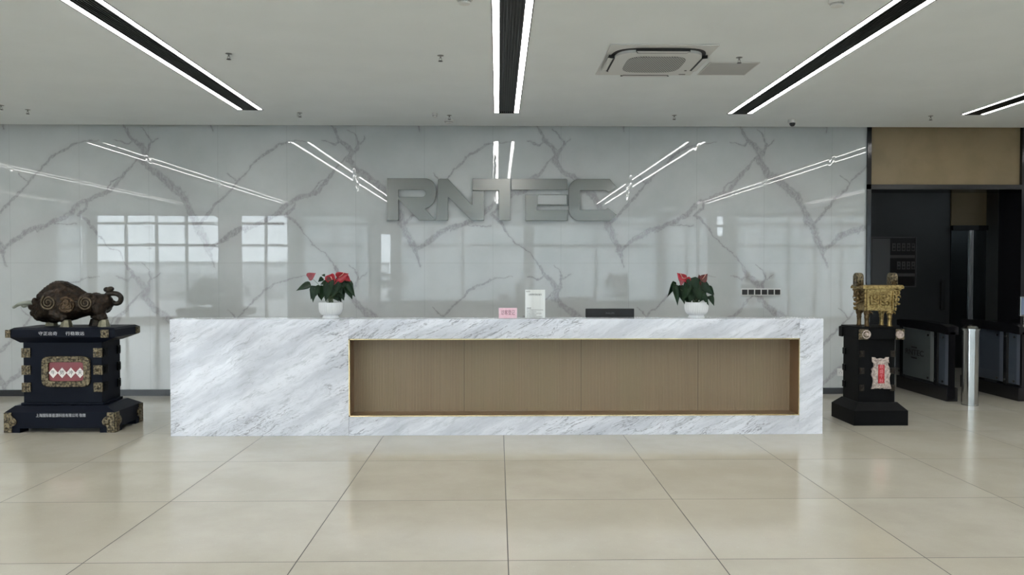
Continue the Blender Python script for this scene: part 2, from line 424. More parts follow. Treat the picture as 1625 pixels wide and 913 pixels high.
def translucent(name, col, t_=.5):
    m = bpy.data.materials.new(name); m.use_nodes = True; t = m.node_tree; t.nodes.clear()
    o = t.nodes.new('ShaderNodeOutputMaterial'); a = t.nodes.new('ShaderNodeBsdfTranslucent'); g = t.nodes.new('ShaderNodeBsdfDiffuse'); x = t.nodes.new('ShaderNodeMixShader')
    a.inputs[0].default_value = (*col, 1); g.inputs[0].default_value = (*col, 1); x.inputs[0].default_value = 1-t_
    tr = t.nodes.new('ShaderNodeBsdfTransparent'); y = t.nodes.new('ShaderNodeMixShader'); y.inputs[0].default_value = .16
    t.links.new(a.outputs[0], x.inputs[1]); t.links.new(g.outputs[0], x.inputs[2]); t.links.new(x.outputs[0], y.inputs[1]); t.links.new(tr.outputs[0], y.inputs[2]); t.links.new(y.outputs[0], o.inputs[0]); return m
M['blind'] = translucent('pale_roller_fabric', (.80,.84,.86), .6)
def perforated():
    m = mat('perforated_grille', (.55,.55,.53), .5); N = NT(m); p = N.pos(); s_ = .022
    sx = N.n('SeparateXYZ', i_0=p)
    row = N.m('FLOOR', N.m('DIVIDE', sx.outputs[1], s_)); odd = N.m('MULTIPLY', N.m('MODULO', N.m('ABSOLUTE', row), 2.), s_/2)
    a = N.m('PINGPONG', N.m('ADD', sx.outputs[0], odd), s_/2); bb = N.m('PINGPONG', sx.outputs[1], s_/2)
    d = N.m('SQRT', N.m('ADD', N.m('POWER', N.m('SUBTRACT', a, s_/2), 2.), N.m('POWER', N.m('SUBTRACT', bb, s_/2), 2.)))
    N.put(N.b.inputs['Base Color'], N.mix(N.mr(d, .0078, .0095), (.015,.015,.015), (.5,.5,.48))); return m
M['perf'] = perforated()
M['outside'] = noisy('pale_paving', (.36,.36,.36), (.44,.44,.43), 1, .9)
# ------------------------------------------------------------------ room shell
struct(MB().box(XL-.2, XR+.2, YB-.2, 14.4, -.12, 0).build('floor', M['floor']))
# marble wall: from far left to the opening, then beyond it
OX0, OX1 = at(1374, 400, YW).x, at(1618, 400, YW).x
struct(MB().box(XL, OX0, YW, YW+.2, 0, ZC+.30).build('wall_front', M['wall']))
struct(MB().box(OX1+.35, XR, YW, YW+.2, 0, ZC+.30).build('wall_front', M['wall']))
struct(MB().box(XL, OX0, YW-.012, YW, 0, .082).build('baseboard_front', M['baseboard']))
struct(MB().box(OX1+.35, XR, YW-.012, YW, 0, .082).build('baseboard_front', M['baseboard']))
struct(MB().box(XL-.2, XL, YB-.2, YW+.2, 0, ZC+.4).build('wall_left', M['plaster']))
struct(MB().box(XR, XR+.2, YB-.2, YW+.2, 0, ZC+.4).build('wall_right', M['plaster']))
# light fixtures cut the ceiling
FX = [-11.6, -8.7, -5.80, -2.84, .103, 2.845, 5.62, 8.5, 11.4]; FW = .145; FY0, FY1 = -1.25, at(800, 179.5, 9.4).y
FY1 = atz(800, 179.5, ZC).y
FY1S = [atz(400, v, ZC).y if v < 176 else FY1 for v in (174,172,171.5,174.5,180,180,180,180,180)]
YE = atz(812, 200, ZC).y
cb = MB(); edges = [XL]+[e for x in FX for e in (x-FW, x+FW)]+[XR]
for a, b in zip(edges[::2], edges[1::2]): cb.box(a, b, FY0, FY1, ZC, ZC+.02)
for x, y in zip(FX, FY1S):
    if y < FY1-.01: cb.box(x-FW, x+FW, y, FY1, ZC, ZC+.02)
cb.box(XL, XR, YB-.2, FY0, ZC, ZC+.02); cb.box(XL, XR, FY1, YE, ZC, ZC+.02)
struct(cb.build('ceiling', M['ceiling']))
struct(MB().box(XL, XR, YE-.02, YE, ZC+.02, ZC+.30).box(XL, XR, YE-.02, YW+.2, ZC+.30, ZC+.32).build('trim_1', M['ceiling']))
# back facade
fb = MB(); xs = XL
for (a, b, z0, z1, k) in WIN:
    fb.box(xs, a, YB-.2, YB, 0, ZC+.05)
    fb.box(a, b, YB-.2, YB, 0, z0)
    if z1 < ZC: fb.box(a, b, YB-.2, YB, z1, ZC+.05)
    xs = b
fb.box(xs, XR, YB-.2, YB, 0, ZC+.05)
struct(fb.build('wall_back', M['plaster']))
for i, (a, b, z0, z1, k) in enumerate(WIN):
    n = max(1, round((b-a)/.92)); fr = MB(); t = .04
    for j in range(n+1):
        x = a+t+(b-a-2*t)*j/n; fr.box(x-t, x+t, YB-.13, YB-.05, z0, z1)
    zs = [z0+t, z1-t]
    if k != 'slot': zs += [3.10, 2.42]
    else: zs += [(z0+z1)/2]
    for z in zs: fr.box(a, b, YB-.125, YB-.055, z-t, z+t)
    w = struct(fr.build('window_%d' % (i+1), M['black']))
    MB().box(a, b, YB-.094, YB-.088, z0, z1).build('pane', M['glass'], w)
    if k == 'blind': MB().box(a+.03, b-.03, YB-.035, YB-.033, z0+.02, z1-.02).build('blind', M['blind'], w)
struct(MB().box(-60, 60, -70, YB-.2, -.2, -.05).build('ground', M['outside']))
# low white wall block across the yard, seen only as a reflection
bl = thing('warehouse', 'long pale low building across the yard, seen in the wall reflection', 'building', (-24,-30,-.05))
MB().box(-40, -8, -38, -30, -.05, 2.1).build('wall', mat('white_render', (.8,.8,.8), .9), bl)
MB().box(-40.2, -7.8, -38.2, -29.8, 2.1, 2.22).build('roof', M['panel_grey'], bl)
hd = tag(MB().box(-38, -8, -27.4, -26.6, -.05, 1.5).build('boundary_wall', M['plaster']), 'grey boundary wall in front of the pale building outside', 'wall')

# ------------------------------------------------------------------ opening to the lift lobby
ZB = at(1500, 297, YW).z
tb = MB()
tb.box(OX0, at(1381, 300, YW).x, YW-.03, YW+.45, 0, ZC+.3)
tb.box(OX1, OX1+.35, YW-.03, YW+.45, 0, ZC+.3)
tb.box(OX0, OX1, YW-.03, YW+.45, at(1500, 301, YW).z, at(1500, 293.5, YW).z)
struct(tb.build('trim_2', M['black_gloss']))
struct(MB().box(at(1381,300,YW).x, OX1, YW+.02, YW+.1, at(1500, 293.5, YW).z, ZC+.3).build('wall_upper', M['wood_dark']))
YC = 13.2
struct(MB().box(OX0-.3, 10.2, YC, YC+.15, 0, 3.2).build('wall_far', M['charcoal']))
struct(MB().box(OX0-.15, OX0, YW+.2, YC, 0, 3.2).build('wall_passage', M['charcoal']))
struct(MB().box(10.05, 10.2, YW+.2, YC, 0, 3.2).build('wall_passage', M['charcoal']))
struct(MB().box(OX0-.3, 10.2, YW+.45, YC+.15, 3.0, 3.1).build('ceiling_passage', M['charcoal']))
p0 = at(1585, 300, YC-.35); p1 = at(1596, 300, YC-.35)
struct(MB().box(p0.x, p1.x, YC-.35, YC, 0, 3.0).build('trim_3', M['grey_col']))
struct(MB().box(p1.x, p1.x+1.2, YC-.25, YC, 0, 3.0).build('trim_4', M['black']))
# lift
a = at(1508, 366, YC); b = at(1580, 366, YC)
lf = thing('elevator', 'dark elevator doors with bright steel jamb behind the turnstiles', 'elevator', ((a.x+b.x)/2, YC, 0))
MB().box(a.x, b.x, YC-.03, YC, a.z+.08, 3.0).build('wood_header', M['wood_dark'], lf)
MB().box(a.x, b.x, YC-.09, YC, a.z, a.z+.08).build('header_beam', M['black_gloss'], lf)
dm = at(1539, 400, YC).x; YC -= .004
M['lift'] = mat('dark_steel_door', (.09,.10,.105), .22, 1)
MB().box(a.x, dm-.03, YC-.03, YC, 0, a.z).build('door', M['lift'], lf)
MB().box(dm+.04, b.x-.06, YC-.03, YC, 0, a.z).build('door', M['lift'], lf)
MB().box(dm-.035, dm-.005, YC-.06, YC, 0, a.z).box(dm+.01, dm+.03, YC-.05, YC, 0, a.z).build('jamb', mat('jamb_steel', (.6,.6,.6), .3, .6), lf)
MB().box(b.x-.05, b.x, YC-.06, YC, 0, a.z).build('jamb', M['lift'], lf)
YC += .004
# dark bar handle on the charcoal panel
a = at(1491, 444, YC); b = at(1496, 492, YC)
h = thing('bar_handle', 'long black vertical pull handle on the charcoal wall left of the elevator', 'handle', ((a.x+b.x)/2, YC-.06, b.z))
MB().box(a.x, b.x, YC-.07, YC-.045, b.z, a.z, .005).build('grip', M['black'], h)
for z in (b.z+.04, a.z-.07): MB().box(a.x+.01, b.x-.01, YC-.045, YC, z, z+.03).build('bracket', M['black'], h)
# portrait board
a = at(1381, 376, YC); b = at(1452, 456, YC)
pb = thing('notice_board', 'black framed board with two rows of portrait cards on the charcoal wall', 'notice board', ((a.x+b.x)/2, YC, b.z))
MB().box(a.x, b.x, YC-.03, YC, b.z, a.z).build('backing', mat('dark_board', (.012,.009,.010), .3), pb)
MB().box(b.x-.02, b.x, YC-.045, YC, b.z, a.z).box(a.x, b.x, YC-.045, YC, a.z-.02, a.z).box(a.x, b.x, YC-.045, YC, b.z, b.z+.02).box(a.x, a.x+.02, YC-.045, YC, b.z, a.z).build('frame', mat('frame_grey', (.07,.07,.07), .4), pb)
mc = mat('portrait_card', (.085,.08,.078), .5); mf = mat('portrait_figure', (.02,.02,.022), .5)
MB().box(a.x+.02, a.x+.32, YC-.034, YC-.03, b.z+.02, a.z-.03).build('reflection_patch', mat('grey_painted_reflection', (.11,.11,.115), .5), pb)  # flat grey sheet paints in the reflection on the board's left part
for r, v in enumerate((392, 421)):
    for c in range(5):
        if r == 1 and c < 1: continue
        q = at(1417+c*7.6, v, YC)
        k = MB().box(q.x-.028, q.x+.028, YC-.04, YC-.03, q.z-.07, q.z+.06).build('portrait_card', mc, pb)
        MB().ball((q.x, YC-.04, q.z+.02), .014, (1,.2,1.2), 8).ball((q.x, YC-.04, q.z-.035), .022, (1,.15,1), 8).build('portrait', mf, k)
    q0 = at(1411, v+13, YC); q1 = at(1450, v+18, YC)
    MB().box(q0.x, q1.x, YC-.036, YC-.03, q1.z, q0.z).build('caption_strip', mc, pb)
# ------------------------------------------------------------------ turnstiles
def turnstile(X, near, far, label, lettering):
    t = thing('turnstile', label, 'turnstile', (X, (near+far)/2, 0), 'turnstiles at the lift lobby')
    w = .07
    MB().box(X-w, X+w, near, far, 0, .17, .006).build('base', M['black_gloss'], t)
    pts = [(near, .83), (near, .925), (near+.15, .95), ((near+far)/2, .965), (far-.1, .955), (far, .94), (far, .87), (far-.2, .855), (near+.2, .84)]
    m_ = MB(); m_.prism([(y, z) for y, z in pts], X-w, X+w)
    for v in m_.b.verts: v.co = Vector((v.co.y, v.co.x, v.co.z))
    bmesh.ops.recalc_face_normals(m_.b, faces=m_.b.faces[:])
    m_.build('top_rail', M['black_gloss'], t)
    ym = far-.90
    for y in (near+.02, ym, far-.03): MB().box(X-.03, X+.03, y-.02, y+.02, .17, .86).build('post', M['black_gloss'], t)
    for (y0, y1) in ((near+.06, ym-.05), (ym+.05, far-.05)):
        g = MB().box(X-w, X-w+.01, y0, y1, .19, .84).build('glass_panel', M['glass_grey'], t)
        MB().box(X-.004, X+.004, y0, y1, .19, .84).build('inner_panel', mat('frosted_blue_grey', (.26,.275,.27) if (lettering and y0 > ym) else (.17,.19,.24), .35), g)
        for y in (y0+.03, y1-.03):
            for z in (.24, .79): MB().cyl((X-w-.012, y, z), .014, .012, 12, 'x').build('clamp', M['steel'], g)
    if lettering:
        text('lettering', 'RNTEC', (X-w-.003, ym+.42, .53), .075, M['black'], t, (PI/2, 0, -PI/2), .0005, .46, .002)
        for z in (.60, .46): MB().box(X-w-.002, X-w-.0005, ym+.36, ym+.50, z-.01, z+.01).build('dark_mark', M['black'], t)
    return t
turnstile(5.62, 9.75, 11.0, 'turnstile cabinet with grey glass lettered RNTEC beside the steel bollard', True)
turnstile(6.52, 9.75, 11.0, 'second turnstile cabinet with dark glass right of the steel bollard', False)
q = atz(1539, 643, 0)
bo = thing('bollard', 'shiny round stainless steel bollard post at the turnstile', 'bollard', (q.x, q.y, 0))
rb = 12.2*q.y/F; zt = at(1539, 524, q.y-rb).z
MB().lathe([(rb*1.02,0),(rb*1.02,.012),(rb,.014),(rb,zt-.01)], (q.x,q.y,0), 40).build('tube', M['steel'], bo, auto=40)
MB().lathe([(rb*1.14,zt-.01),(rb*1.14,zt+.012),(rb*.95,zt+.02),(rb*.8,zt+.04),(rb*.6,zt+.05)], (q.x,q.y,0), 40).build('cap', M['steel'], bo, auto=40)
# face terminal at the frame edge
q = at(1626, 487, 9.95)
tm = thing('face_terminal', 'small access terminal with lit screen on a stem at right frame edge', 'terminal', (q.x, 9.95, .965))
MB().cyl((q.x, 9.95, .955), .018, .16, 14).build('stem', M['steel'], tm, auto=40)
MB().box(q.x-.07, q.x+.07, 9.93, 9.965, q.z-.12, q.z+.13, .01).build('housing', M['steel'], tm)
MB().box(q.x-.055, q.x+.055, 9.925, 9.93, q.z-.10, q.z+.11).build('screen', M['screen'], tm)
# ------------------------------------------------------------------ ceiling fixtures
for i, x in enumerate(FX):
    FY1 = FY1S[i]
    seen = {3:'left of the two-strip pair over the bull side', 4:'central', 5:'right', 6:'far right'}
    lab = {3:'linear ceiling light with black slotted grille, above the left of the desk', 4:'linear ceiling light pointing at the middle of the wall lettering',
           5:'linear ceiling light right of the ceiling air conditioner', 6:'short visible linear ceiling light at the far right edge'}.get(i, 'linear ceiling light outside the view, '+('left' if i < 4 else 'right')+' side number of rows away')
    lab = lab if i in (3,4,5,6) else {2:'linear ceiling light whose reflection starts above the bronze bull',1:'linear ceiling light second left of the picture edge',0:'linear ceiling light by the left side wall',7:'linear ceiling light second right of the picture edge',8:'linear ceiling light by the right side wall'}[i]
    t = thing('linear_light', lab, 'ceiling light', (x, (FY0+FY1)/2, ZC+.09), 'linear ceiling lights')
    hb = MB().box(x-FW, x+FW, FY0, FY1, ZC+.016, ZC+.019)
    for s in (-1, 1):
        hb.box(x+s*FW-.004, x+s*FW+.004, FY0, FY1, ZC-.004, ZC+.016)
        hb.box(x+s*.088-.003, x+s*.088+.003, FY0, FY1, ZC-.002, ZC+.016)
    hb.box(x-FW, x+FW, FY0-.004, FY0+.004, ZC-.004, ZC+.016); hb.box(x-FW, x+FW, FY1-.004, FY1+.004, ZC-.004, ZC+.016)
    hb.build('housing', M['black'], t)
    gb = MB()
    for k in range(8): gb.box(x-.0805+k*.023-.004, x-.0805+k*.023+.004, FY0+.005, FY1-.005, ZC-.002, ZC+.012)
    gb.build('grille', M['grille'], t)
    for s in (-1, 1): MB().box(x+s*.116-.024, x+s*.116+.024, FY0+.005, FY1-.005, ZC+.002, ZC+.01).build('diffuser', M['strip'], t)
# air conditioner cassette
c0 = atz(969, 69.5, ZC); c1 = atz(1143, 69.5, ZC); c2 = atz(1105, 118, ZC)
ax0, ax1, ay0, ay1 = c0.x, c1.x, c0.y, c2.y; acx, acy = (ax0+ax1)/2, (ay0+ay1)/2
ac = thing('air_conditioner', 'white square ceiling cassette air conditioner with round perforated grille', 'air conditioner', (acx, acy, ZC-.03))
MB().box(ax0, ax1, ay0, ay1, ZC-.012, ZC-.001, .004).build('panel', M['ac_white'], ac)
def slab(pts, z0, z1, name, m, parent, cx=acx, cy=acy):
    b = MB(); b.prism(pts, z0, z1)
    for v in b.b.verts: v.co = Vector((v.co.x+cx, v.co.z+cy, v.co.y))
    bmesh.ops.recalc_face_normals(b.b, faces=b.b.faces[:]); return b.build(name, m, parent)
slab(sup(0,.405,.425,4.5), ZC-.016, ZC-.012, 'outlet_slot', M['black'], ac)
slab(sup(0,.375,.393,4.5), ZC-.040, ZC-.014, 'round_body', M['ac_white'], ac)
slab(sup(0,.255,.27,4), ZC-.043, ZC-.040, 'perforated_grille', M['perf'], ac)
for k in range(4):
    fl = [(-.22,.405),(.22,.405),(.20,.36),(-.20,.36)]
    ang = k*PI/2; R2 = lambda p: (p[0]*math.cos(ang)-p[1]*math.sin(ang), p[0]*math.sin(ang)+p[1]*math.cos(ang))
    slab([R2((x*1.025, y+.015+(-.001 if y > .4 else -.007))) for x, y in fl], ZC-.0415, ZC-.016, 'flap_gap', M['black'], ac)
    slab([R2((x, y+.026)) for x, y in fl], ZC-.0435, ZC-.0405, 'louvre_flap', M['ac_white'], ac)
slab([(.30,.33),(.36,.33),(.36,.345),(.30,.345)], ZC-.042, ZC-.0395, 'badge', M['ink'], ac)
MB().cyl((acx+.33, acy+.20, ZC-.042), .012, .004, 12).build('sensor', M['ink'], ac)
d0 = atz(1128, 98.5, ZC); d1 = atz(1205, 98.5, ZC); d2 = atz(1187, 118, ZC)
ap = thing('access_panel', 'grey square access hatch in the ceiling beside the air conditioner', 'access panel', ((d0.x+d1.x)/2, (d0.y+d2.y)/2, ZC-.01))
MB().box(d0.x, d1.x, d0.y, d2.y, ZC-.006, ZC-.001).build('hatch', M['panel_grey'], ap)
MB().box(d0.x-.008, d1.x+.008, d0.y-.008, d0.y, ZC-.008, ZC-.001).box(d0.x-.008, d1.x+.008, d2.y, d2.y+.008, ZC-.008, ZC-.001).box(d0.x-.008, d0.x, d0.y, d2.y, ZC-.008, ZC-.001).box(d1.x, d1.x+.008, d0.y, d2.y, ZC-.008, ZC-.001).build('frame', M['ac_white'], ap)
# sprinklers
def sprinkler(u, v, label, s=1.):
    q = atz(u, v, ZC)
    t = thing('sprinkler', label, 'sprinkler', (q.x, q.y, ZC), 'ceiling sprinklers')
    MB().lathe([(.035*s,-.001),(.035*s,-.004),(.014*s,-.008)], (q.x,q.y,ZC), 16).build('escutcheon', M['steel_edge'], t)
    MB().cyl((q.x,q.y,ZC-.03*s), .009*s, .028*s, 8).tube([(q.x-.010*s,q.y,ZC-.03*s),(q.x-.014*s,q.y,ZC-.045*s),(q.x,q.y,ZC-.06*s)], .003*s, 6).tube([(q.x+.010*s,q.y,ZC-.03*s),(q.x+.014*s,q.y,ZC-.045*s),(q.x,q.y,ZC-.06*s)], .003*s, 6).build('nozzle', M['steel_edge'], t)
    MB().cyl((q.x,q.y,ZC-.064*s), .024*s, .004*s, 12).build('deflector', M['grille'], t)
for u, v, l in ((363,85,'pendent sprinkler between the left and middle ceiling lights, nearer the left light'),(699,88,'pendent sprinkler just left of the middle ceiling light'),
                (1173,91,'pendent sprinkler above the grey ceiling hatch'),(44,174,'small far sprinkler above the bull at far left'),(476,179,'small far sprinkler just right of the left ceiling light end'),
                (713,183,'small far sprinkler left of the middle light end, beside the smoke detector'),(1070,183,'small far sprinkler below the air conditioner'),(1477,184,'small far sprinkler above the wooden panel'),
                (2,167,'sprinkler cut by the left picture edge')):
    sprinkler(u, v, l, .8)
def detector(u, v, label, r=.055):
    q = atz(u, v, ZC); t = thing('smoke_detector', label, 'smoke detector', (q.x, q.y, ZC), 'smoke detectors')
    MB().lathe([(r,-.001),(r,-.018),(r*.92,-.024)], (q.x,q.y,ZC), 28).build('base', M['white_plastic'], t, auto=40)
    MB().lathe([(r*.8,-.024),(r*.72,-.036)], (q.x,q.y,ZC), 28, rib=.06, nrib=14).build('vent_ring', M['panel_grey'], t)
    MB().lathe([(r*.78,-.036),(r*.7,-.044),(r*.3,-.050)], (q.x,q.y,ZC), 28).build('cap', M['white_plastic'], t, auto=40)
detector(1328, 0, 'white smoke detector cut by the top edge, left of the right light'); detector(712, 190, 'round white smoke detector near the wall, left of the middle light', .06)
detector(737, -4, 'white smoke detector at the top edge left of the middle light'); detector(690, 180, 'smaller white detector beside the round white one near the wall', .035)
# dome camera near the wall
q = atz(1257, 190, ZC)
dc = thing('security_camera', 'small white dome security camera with black lens near the wall top', 'camera', (q.x, q.y, ZC))
MB().lathe([(.05,-.001),(.052,-.03),(.044,-.042)], (q.x,q.y,ZC), 28).build('housing', M['white_plastic'], dc, auto=40)
MB().ball((q.x,q.y-.008,ZC-.05), .036, seg=20).build('lens_dome', M['black_gloss'], dc, smooth=True)
# ------------------------------------------------------------------ wall sign
SY = YW-.035
sg = thing('wall_sign', 'large brushed steel RNTEC lettering mounted on the marble wall', 'sign', (at(796,317,SY).x, SY, at(796,351,SY).z))
def arc(cx, cy, r, a0, a1, n=7): return [(cx+r*math.cos(math.radians(a0+(a1-a0)*i/n)), cy-r*math.sin(math.radians(a0+(a1-a0)*i/n))) for i in range(n+1)]
R_ = [(60,95)]+arc(300,168,73,90,0)+[(373,210)]+arc(285,205,86,0,-75)+[(300,288),(372,365),(265,365),(131,228),(131,365),(60,365)]
Rh = [(131,168)]+arc(285,191.5,23.5,90,-90)+[(131,215)]
letters = [('R', [R_, Rh]),
 ('N', [[(388,104),(400,98),(450,98),(608,272),(608,178),(682,178),(682,365),(602,365),(450,212),(450,365),(377,365),(377,290),(384,220)]]),
 ('T', [[(610,98),(852,98),(852,365),(780,365),(780,172),(610,172)]]),
 ('E', [[(861,98),(1212,98),(1219,104),(1219,168),(861,168)]]),
 ('E2', [[(950,200),(1220,200),(1220,268),(1023,268),(1023,298),(1220,298),(1220,367),(950,367)]]),
 ('C', [arc(1300,172,72,180,90)+[(1492,100),(1536,150),(1487,183),(1464,172),(1300,172),(1300,298),(1464,298),(1480,287),(1536,330),(1492,368)]+arc(1300,298,70,-90,-180)])]
for nm, outs in letters:
    conv = lambda p: (lambda q: (q.x, q.z))(at(600+p[0]/4.0625, 260+p[1]/4.0625, SY))
    if nm == 'E2':
        continue
    o2 = [[conv(p) for p in o] for o in outs]
    if nm == 'E': o2.append([conv(p) for p in letters[4][1][0]])
    L = spline_shape('letter', o2, .028, M['steel_brush'], sg, SY, .002)
    if nm == 'E': spline_shape('letter_bar', [[conv(p) for p in ((1030,205),(1214,205),(1214,262),(1030,262))]], .008, M['steel_edge'], L, SY-.017, .001)
# standoff studs between letter and wall
sb = MB()
for u, v in ((624,300),(624,345),(700,300),(745,345),(700,345),(802,300),(802,345),(840,295),(895,295),(845,340),(895,345),(915,317),(960,296),(960,340)):
    q = at(u, v, SY); sb.cyl((q.x, SY+.012, q.z), .008, YW-SY-.012, 8, 'y')
sb.build('standoff', M['steel_edge'], sg)
# switch strip and outlet on the wall
a = at(1176, 458, YW); b = at(1238.5, 469.5, YW)
sw = thing('switch_panel', 'long white wall plate holding six black switches, right of the plant', 'switch', ((a.x+b.x)/2, YW, b.z))
MB().box(a.x, b.x, YW-.012, YW, b.z, a.z, .003).build('plate', M['white_plastic'], sw)
wdt = (b.x-a.x)/6
for k in range(6): MB().box(a.x+k*wdt+wdt*.1, a.x+(k+1)*wdt-wdt*.1, YW-.02, YW-.01, b.z+.015, a.z-.015, .002).build('switch', M['black'], sw)
a = at(1328, 585, YW); b = at(1338.5, 597, YW)
ou = thing('wall_outlet', 'white square power outlet low on the marble wall', 'outlet', ((a.x+b.x)/2, YW, b.z))
MB().box(a.x, b.x, YW-.01, YW, b.z, a.z, .003).build('plate', M['white_plastic'], ou)
cx, cz = (a.x+b.x)/2, (a.z+b.z)/2
MB().box(cx-.018, cx-.012, YW-.011, YW-.009, cz-.015, cz+.003).box(cx+.012, cx+.018, YW-.011, YW-.009, cz-.015, cz+.003).box(cx-.004, cx+.004, YW-.011, YW-.009, cz+.008, cz+.02).build('socket_slots', M['grey_ink'], ou)
# ------------------------------------------------------------------ reception desk
DY = atz(800, 691, 0).y; DZ = at(800, 506.5, DY).z
dx0, dx1 = at(270, 600, DY).x, at(1306, 600, DY).x
rx0, rx1 = at(553.5, 600, DY).x, at(1268.5, 600, DY).x
rz1, rz0 = at(900, 537.5, DY).z, at(900, 660.5, DY).z
dk = thing('reception_desk', 'long white streaked marble reception desk with recessed wood front panel', 'reception desk', ((dx0+dx1)/2, DY+.45, 0))
RD = .25
MB().box(dx0, rx0-.0015, DY, DY+.28, 0, DZ, .003).box(dx0, rx0-.0015, DY+.28, DY+.95, 0, .75).build('marble_block', M['marble'], dk)
MB().box(rx0, rx1, DY, DY+.28, rz1, DZ, .002).build('marble_top_band', M['marble2'], dk)
MB().box(rx0, rx1, DY, DY+.28, 0, rz0, .002).build('marble_plinth', M['marble2'], dk)
MB().box(rx1+.0015, dx1, DY, DY+.28, 0, DZ, .003).box(rx1+.0015, dx1, DY+.28, DY+.95, 0, .75).build('marble_end_panel', M['marble'], dk)
MB().box(rx0, rx1, DY+RD, DY+.28, 0.01, DZ-.01).build('wood_panel', M['wood'], dk)
MB().box(rx0, rx0+.006, DY+.012, DY+RD, rz0, rz1).box(rx1-.006, rx1, DY+.012, DY+RD, rz0, rz1).box(rx0, rx1, DY+.012, DY+RD, rz0, rz0+.006).box(rx0, rx1, DY+.012, DY+RD, rz1-.006, rz1).build('recess_lining', M['brass_dull'], dk)
e = .010
MB().box(rx0, rx0+e, DY-.006, DY+.012, rz0, rz1).box(rx1-e*.6, rx1, DY-.006, DY+.012, rz0, rz1).box(rx0, rx1, DY-.006, DY+.012, rz0, rz0+e).box(rx0, rx1, DY-.006, DY+.012, rz1-e, rz1).build('brass_trim', M['brass'], dk)
MB().box(rx0, rx1, DY+.28, DY+.95, .71, .75).build('work_surface', M['marble2'], dk)
# monitor behind the ledge
a = at(929.5, 490, DY+.62); b = at(1006.5, 490, DY+.62); MY = DY+.62
mo = thing('monitor', 'black computer monitor showing its back just above the counter', 'monitor', ((a.x+b.x)/2, MY, .75))
MB().box(a.x, b.x, MY, MY+.03, a.z-.36, a.z, .006).build('housing', M['black'], mo)
cx = (a.x+b.x)/2
MB().box(a.x+.01, b.x-.01, MY+.03, MY+.033, a.z-.35, a.z-.01).build('screen', M['black_gloss'], mo)
MB().box(cx-.03, cx+.03, MY-.03, MY, .76, a.z-.15).build('neck', M['black'], mo)
MB().box(cx-.13, cx+.13, MY-.1, MY+.12, .75, .762, .004).build('foot', M['black'], mo)
text('logo', 'PHILIPS', (cx, MY-.001, at(967, 497.5, MY).z), .02, mat('grey_logo', (.13,.13,.14), .5), mo, depth=.0005, width=.09)
# counter signs
def stand_sign(name, label, u0, u1, v0, Y, m):
    a = at(u0, v0, Y); b = at(u1, v0, Y); z0 = DZ
    t = thing(name, label, 'sign', ((a.x+b.x)/2, Y, z0))
    MB().box(a.x, b.x, Y, Y+.003, z0+.004, a.z).build('card', m, t)
    MB().box(a.x-.002, b.x+.002, Y-.003, Y-.001, z0+.004, a.z+.002).build('acrylic_cover', M['acrylic'], t)
    MB().box(a.x-.002, b.x+.002, Y-.035, Y+.05, z0+.0005, z0+.004).build('foot', M['acrylic'], t)
    return t, (a.x+b.x)/2, a, b
t, cx, a, b = stand_sign('counter_sign', 'small pink card sign with four maroon Chinese characters on the desk', 791.5, 820.5, 489, DY+.06, M['pink'])
text('lettering', '访客登记', (cx, DY+.059, (a.z+DZ)/2+.004), .04, M['maroon'], t, depth=.0003, width=.135)
t, cx, a, b = stand_sign('notice_sheet', 'white portrait notice sheet in a clear stand on the desk', 833.5, 865, 460, DY+.10, M['paper'])
Yp = DY+.099
text('heading', 'RNTEC', (a.x+.03, Yp, a.z-.018), .012, M['ink'], t, depth=.0003, width=.04)
text('title', '访客预约登记指引', (cx, Yp, a.z-.05), .014, M['ink'], t, depth=.0003, width=.13)
text('subtitle', '访客须知', (a.x+.035, Yp, a.z-.185), .012, M['ink'], t, depth=.0003, width=.045)
for k, (w_, s) in enumerate(((.17,'来访人员请使用手机填写来访信息并确认'),(.10,'请出示有效身份证件'),(.15,'进入园区请遵守公司各项规定'),(.10,'请勿随意拍照摄像'),(.16,'离开时请归还访客证谢谢您的配合'))):
    text('text_line', s, (a.x+.012+w_/2, Yp, a.z-.203-k*.017), .009, M['grey_ink'], t, depth=.0002, width=w_)
# ------------------------------------------------------------------ anthuriums
def heart(L, Wd, cup=.12, n=9):
    # heart outline along +x, base notch at 0
    top = [(-.10,.0),(-.17,.16),(-.16,.34),(-.04,.49),(.14,.53),(.36,.44),(.60,.28),(.82,.11),(1.,0)]
    return [(x*L, y*Wd) for x, y in top]
def leaf_mesh(base, tip, width, roll, cup=.15, droop=.12):
    b = bmesh.new(); base = Vector(base); tip = Vector(tip); d = tip-base; L = d.length; d.normalize()
    view = Vector((0,-1,0)); s = d.cross(view).normalized(); nrm = s.cross(d).normalized()
    rot = Matrix.Rotation(roll, 3, d); s = rot @ s; nrm = rot @ nrm
    pr = heart(L, width); rows = []
    for x, y in pr:
        row = []
        for k in (-1,-.5,0,.5,1):
            z = cup*width*(abs(k)**1.5) *(y/width*2) - droop*L*(max(x,0)/L)**2
            row.append(b.verts.new(base+d*x+s*(y*k)+nrm*z))
        rows.append(row)
    for r0, r1 in zip(rows, rows[1:]):
        for k in range(4):
            try: b.faces.new((r0[k], r0[k+1], r1[k+1], r1[k]))
            except Exception: pass
    bmesh.ops.remove_doubles(b, verts=b.verts[:], dist=.0004)
    bmesh.ops.dissolve_degenerate(b, dist=.0004, edges=b.edges[:])
    bmesh.ops.recalc_face_normals(b, faces=b.faces[:])
    g = bmesh.ops.extrude_face_region(b, geom=b.faces[:])
    for v in g['geom']:
        if isinstance(v, bmesh.types.BMVert): v.co -= nrm*.0012
    bmesh.ops.recalc_face_normals(b, faces=b.faces[:])
    return b
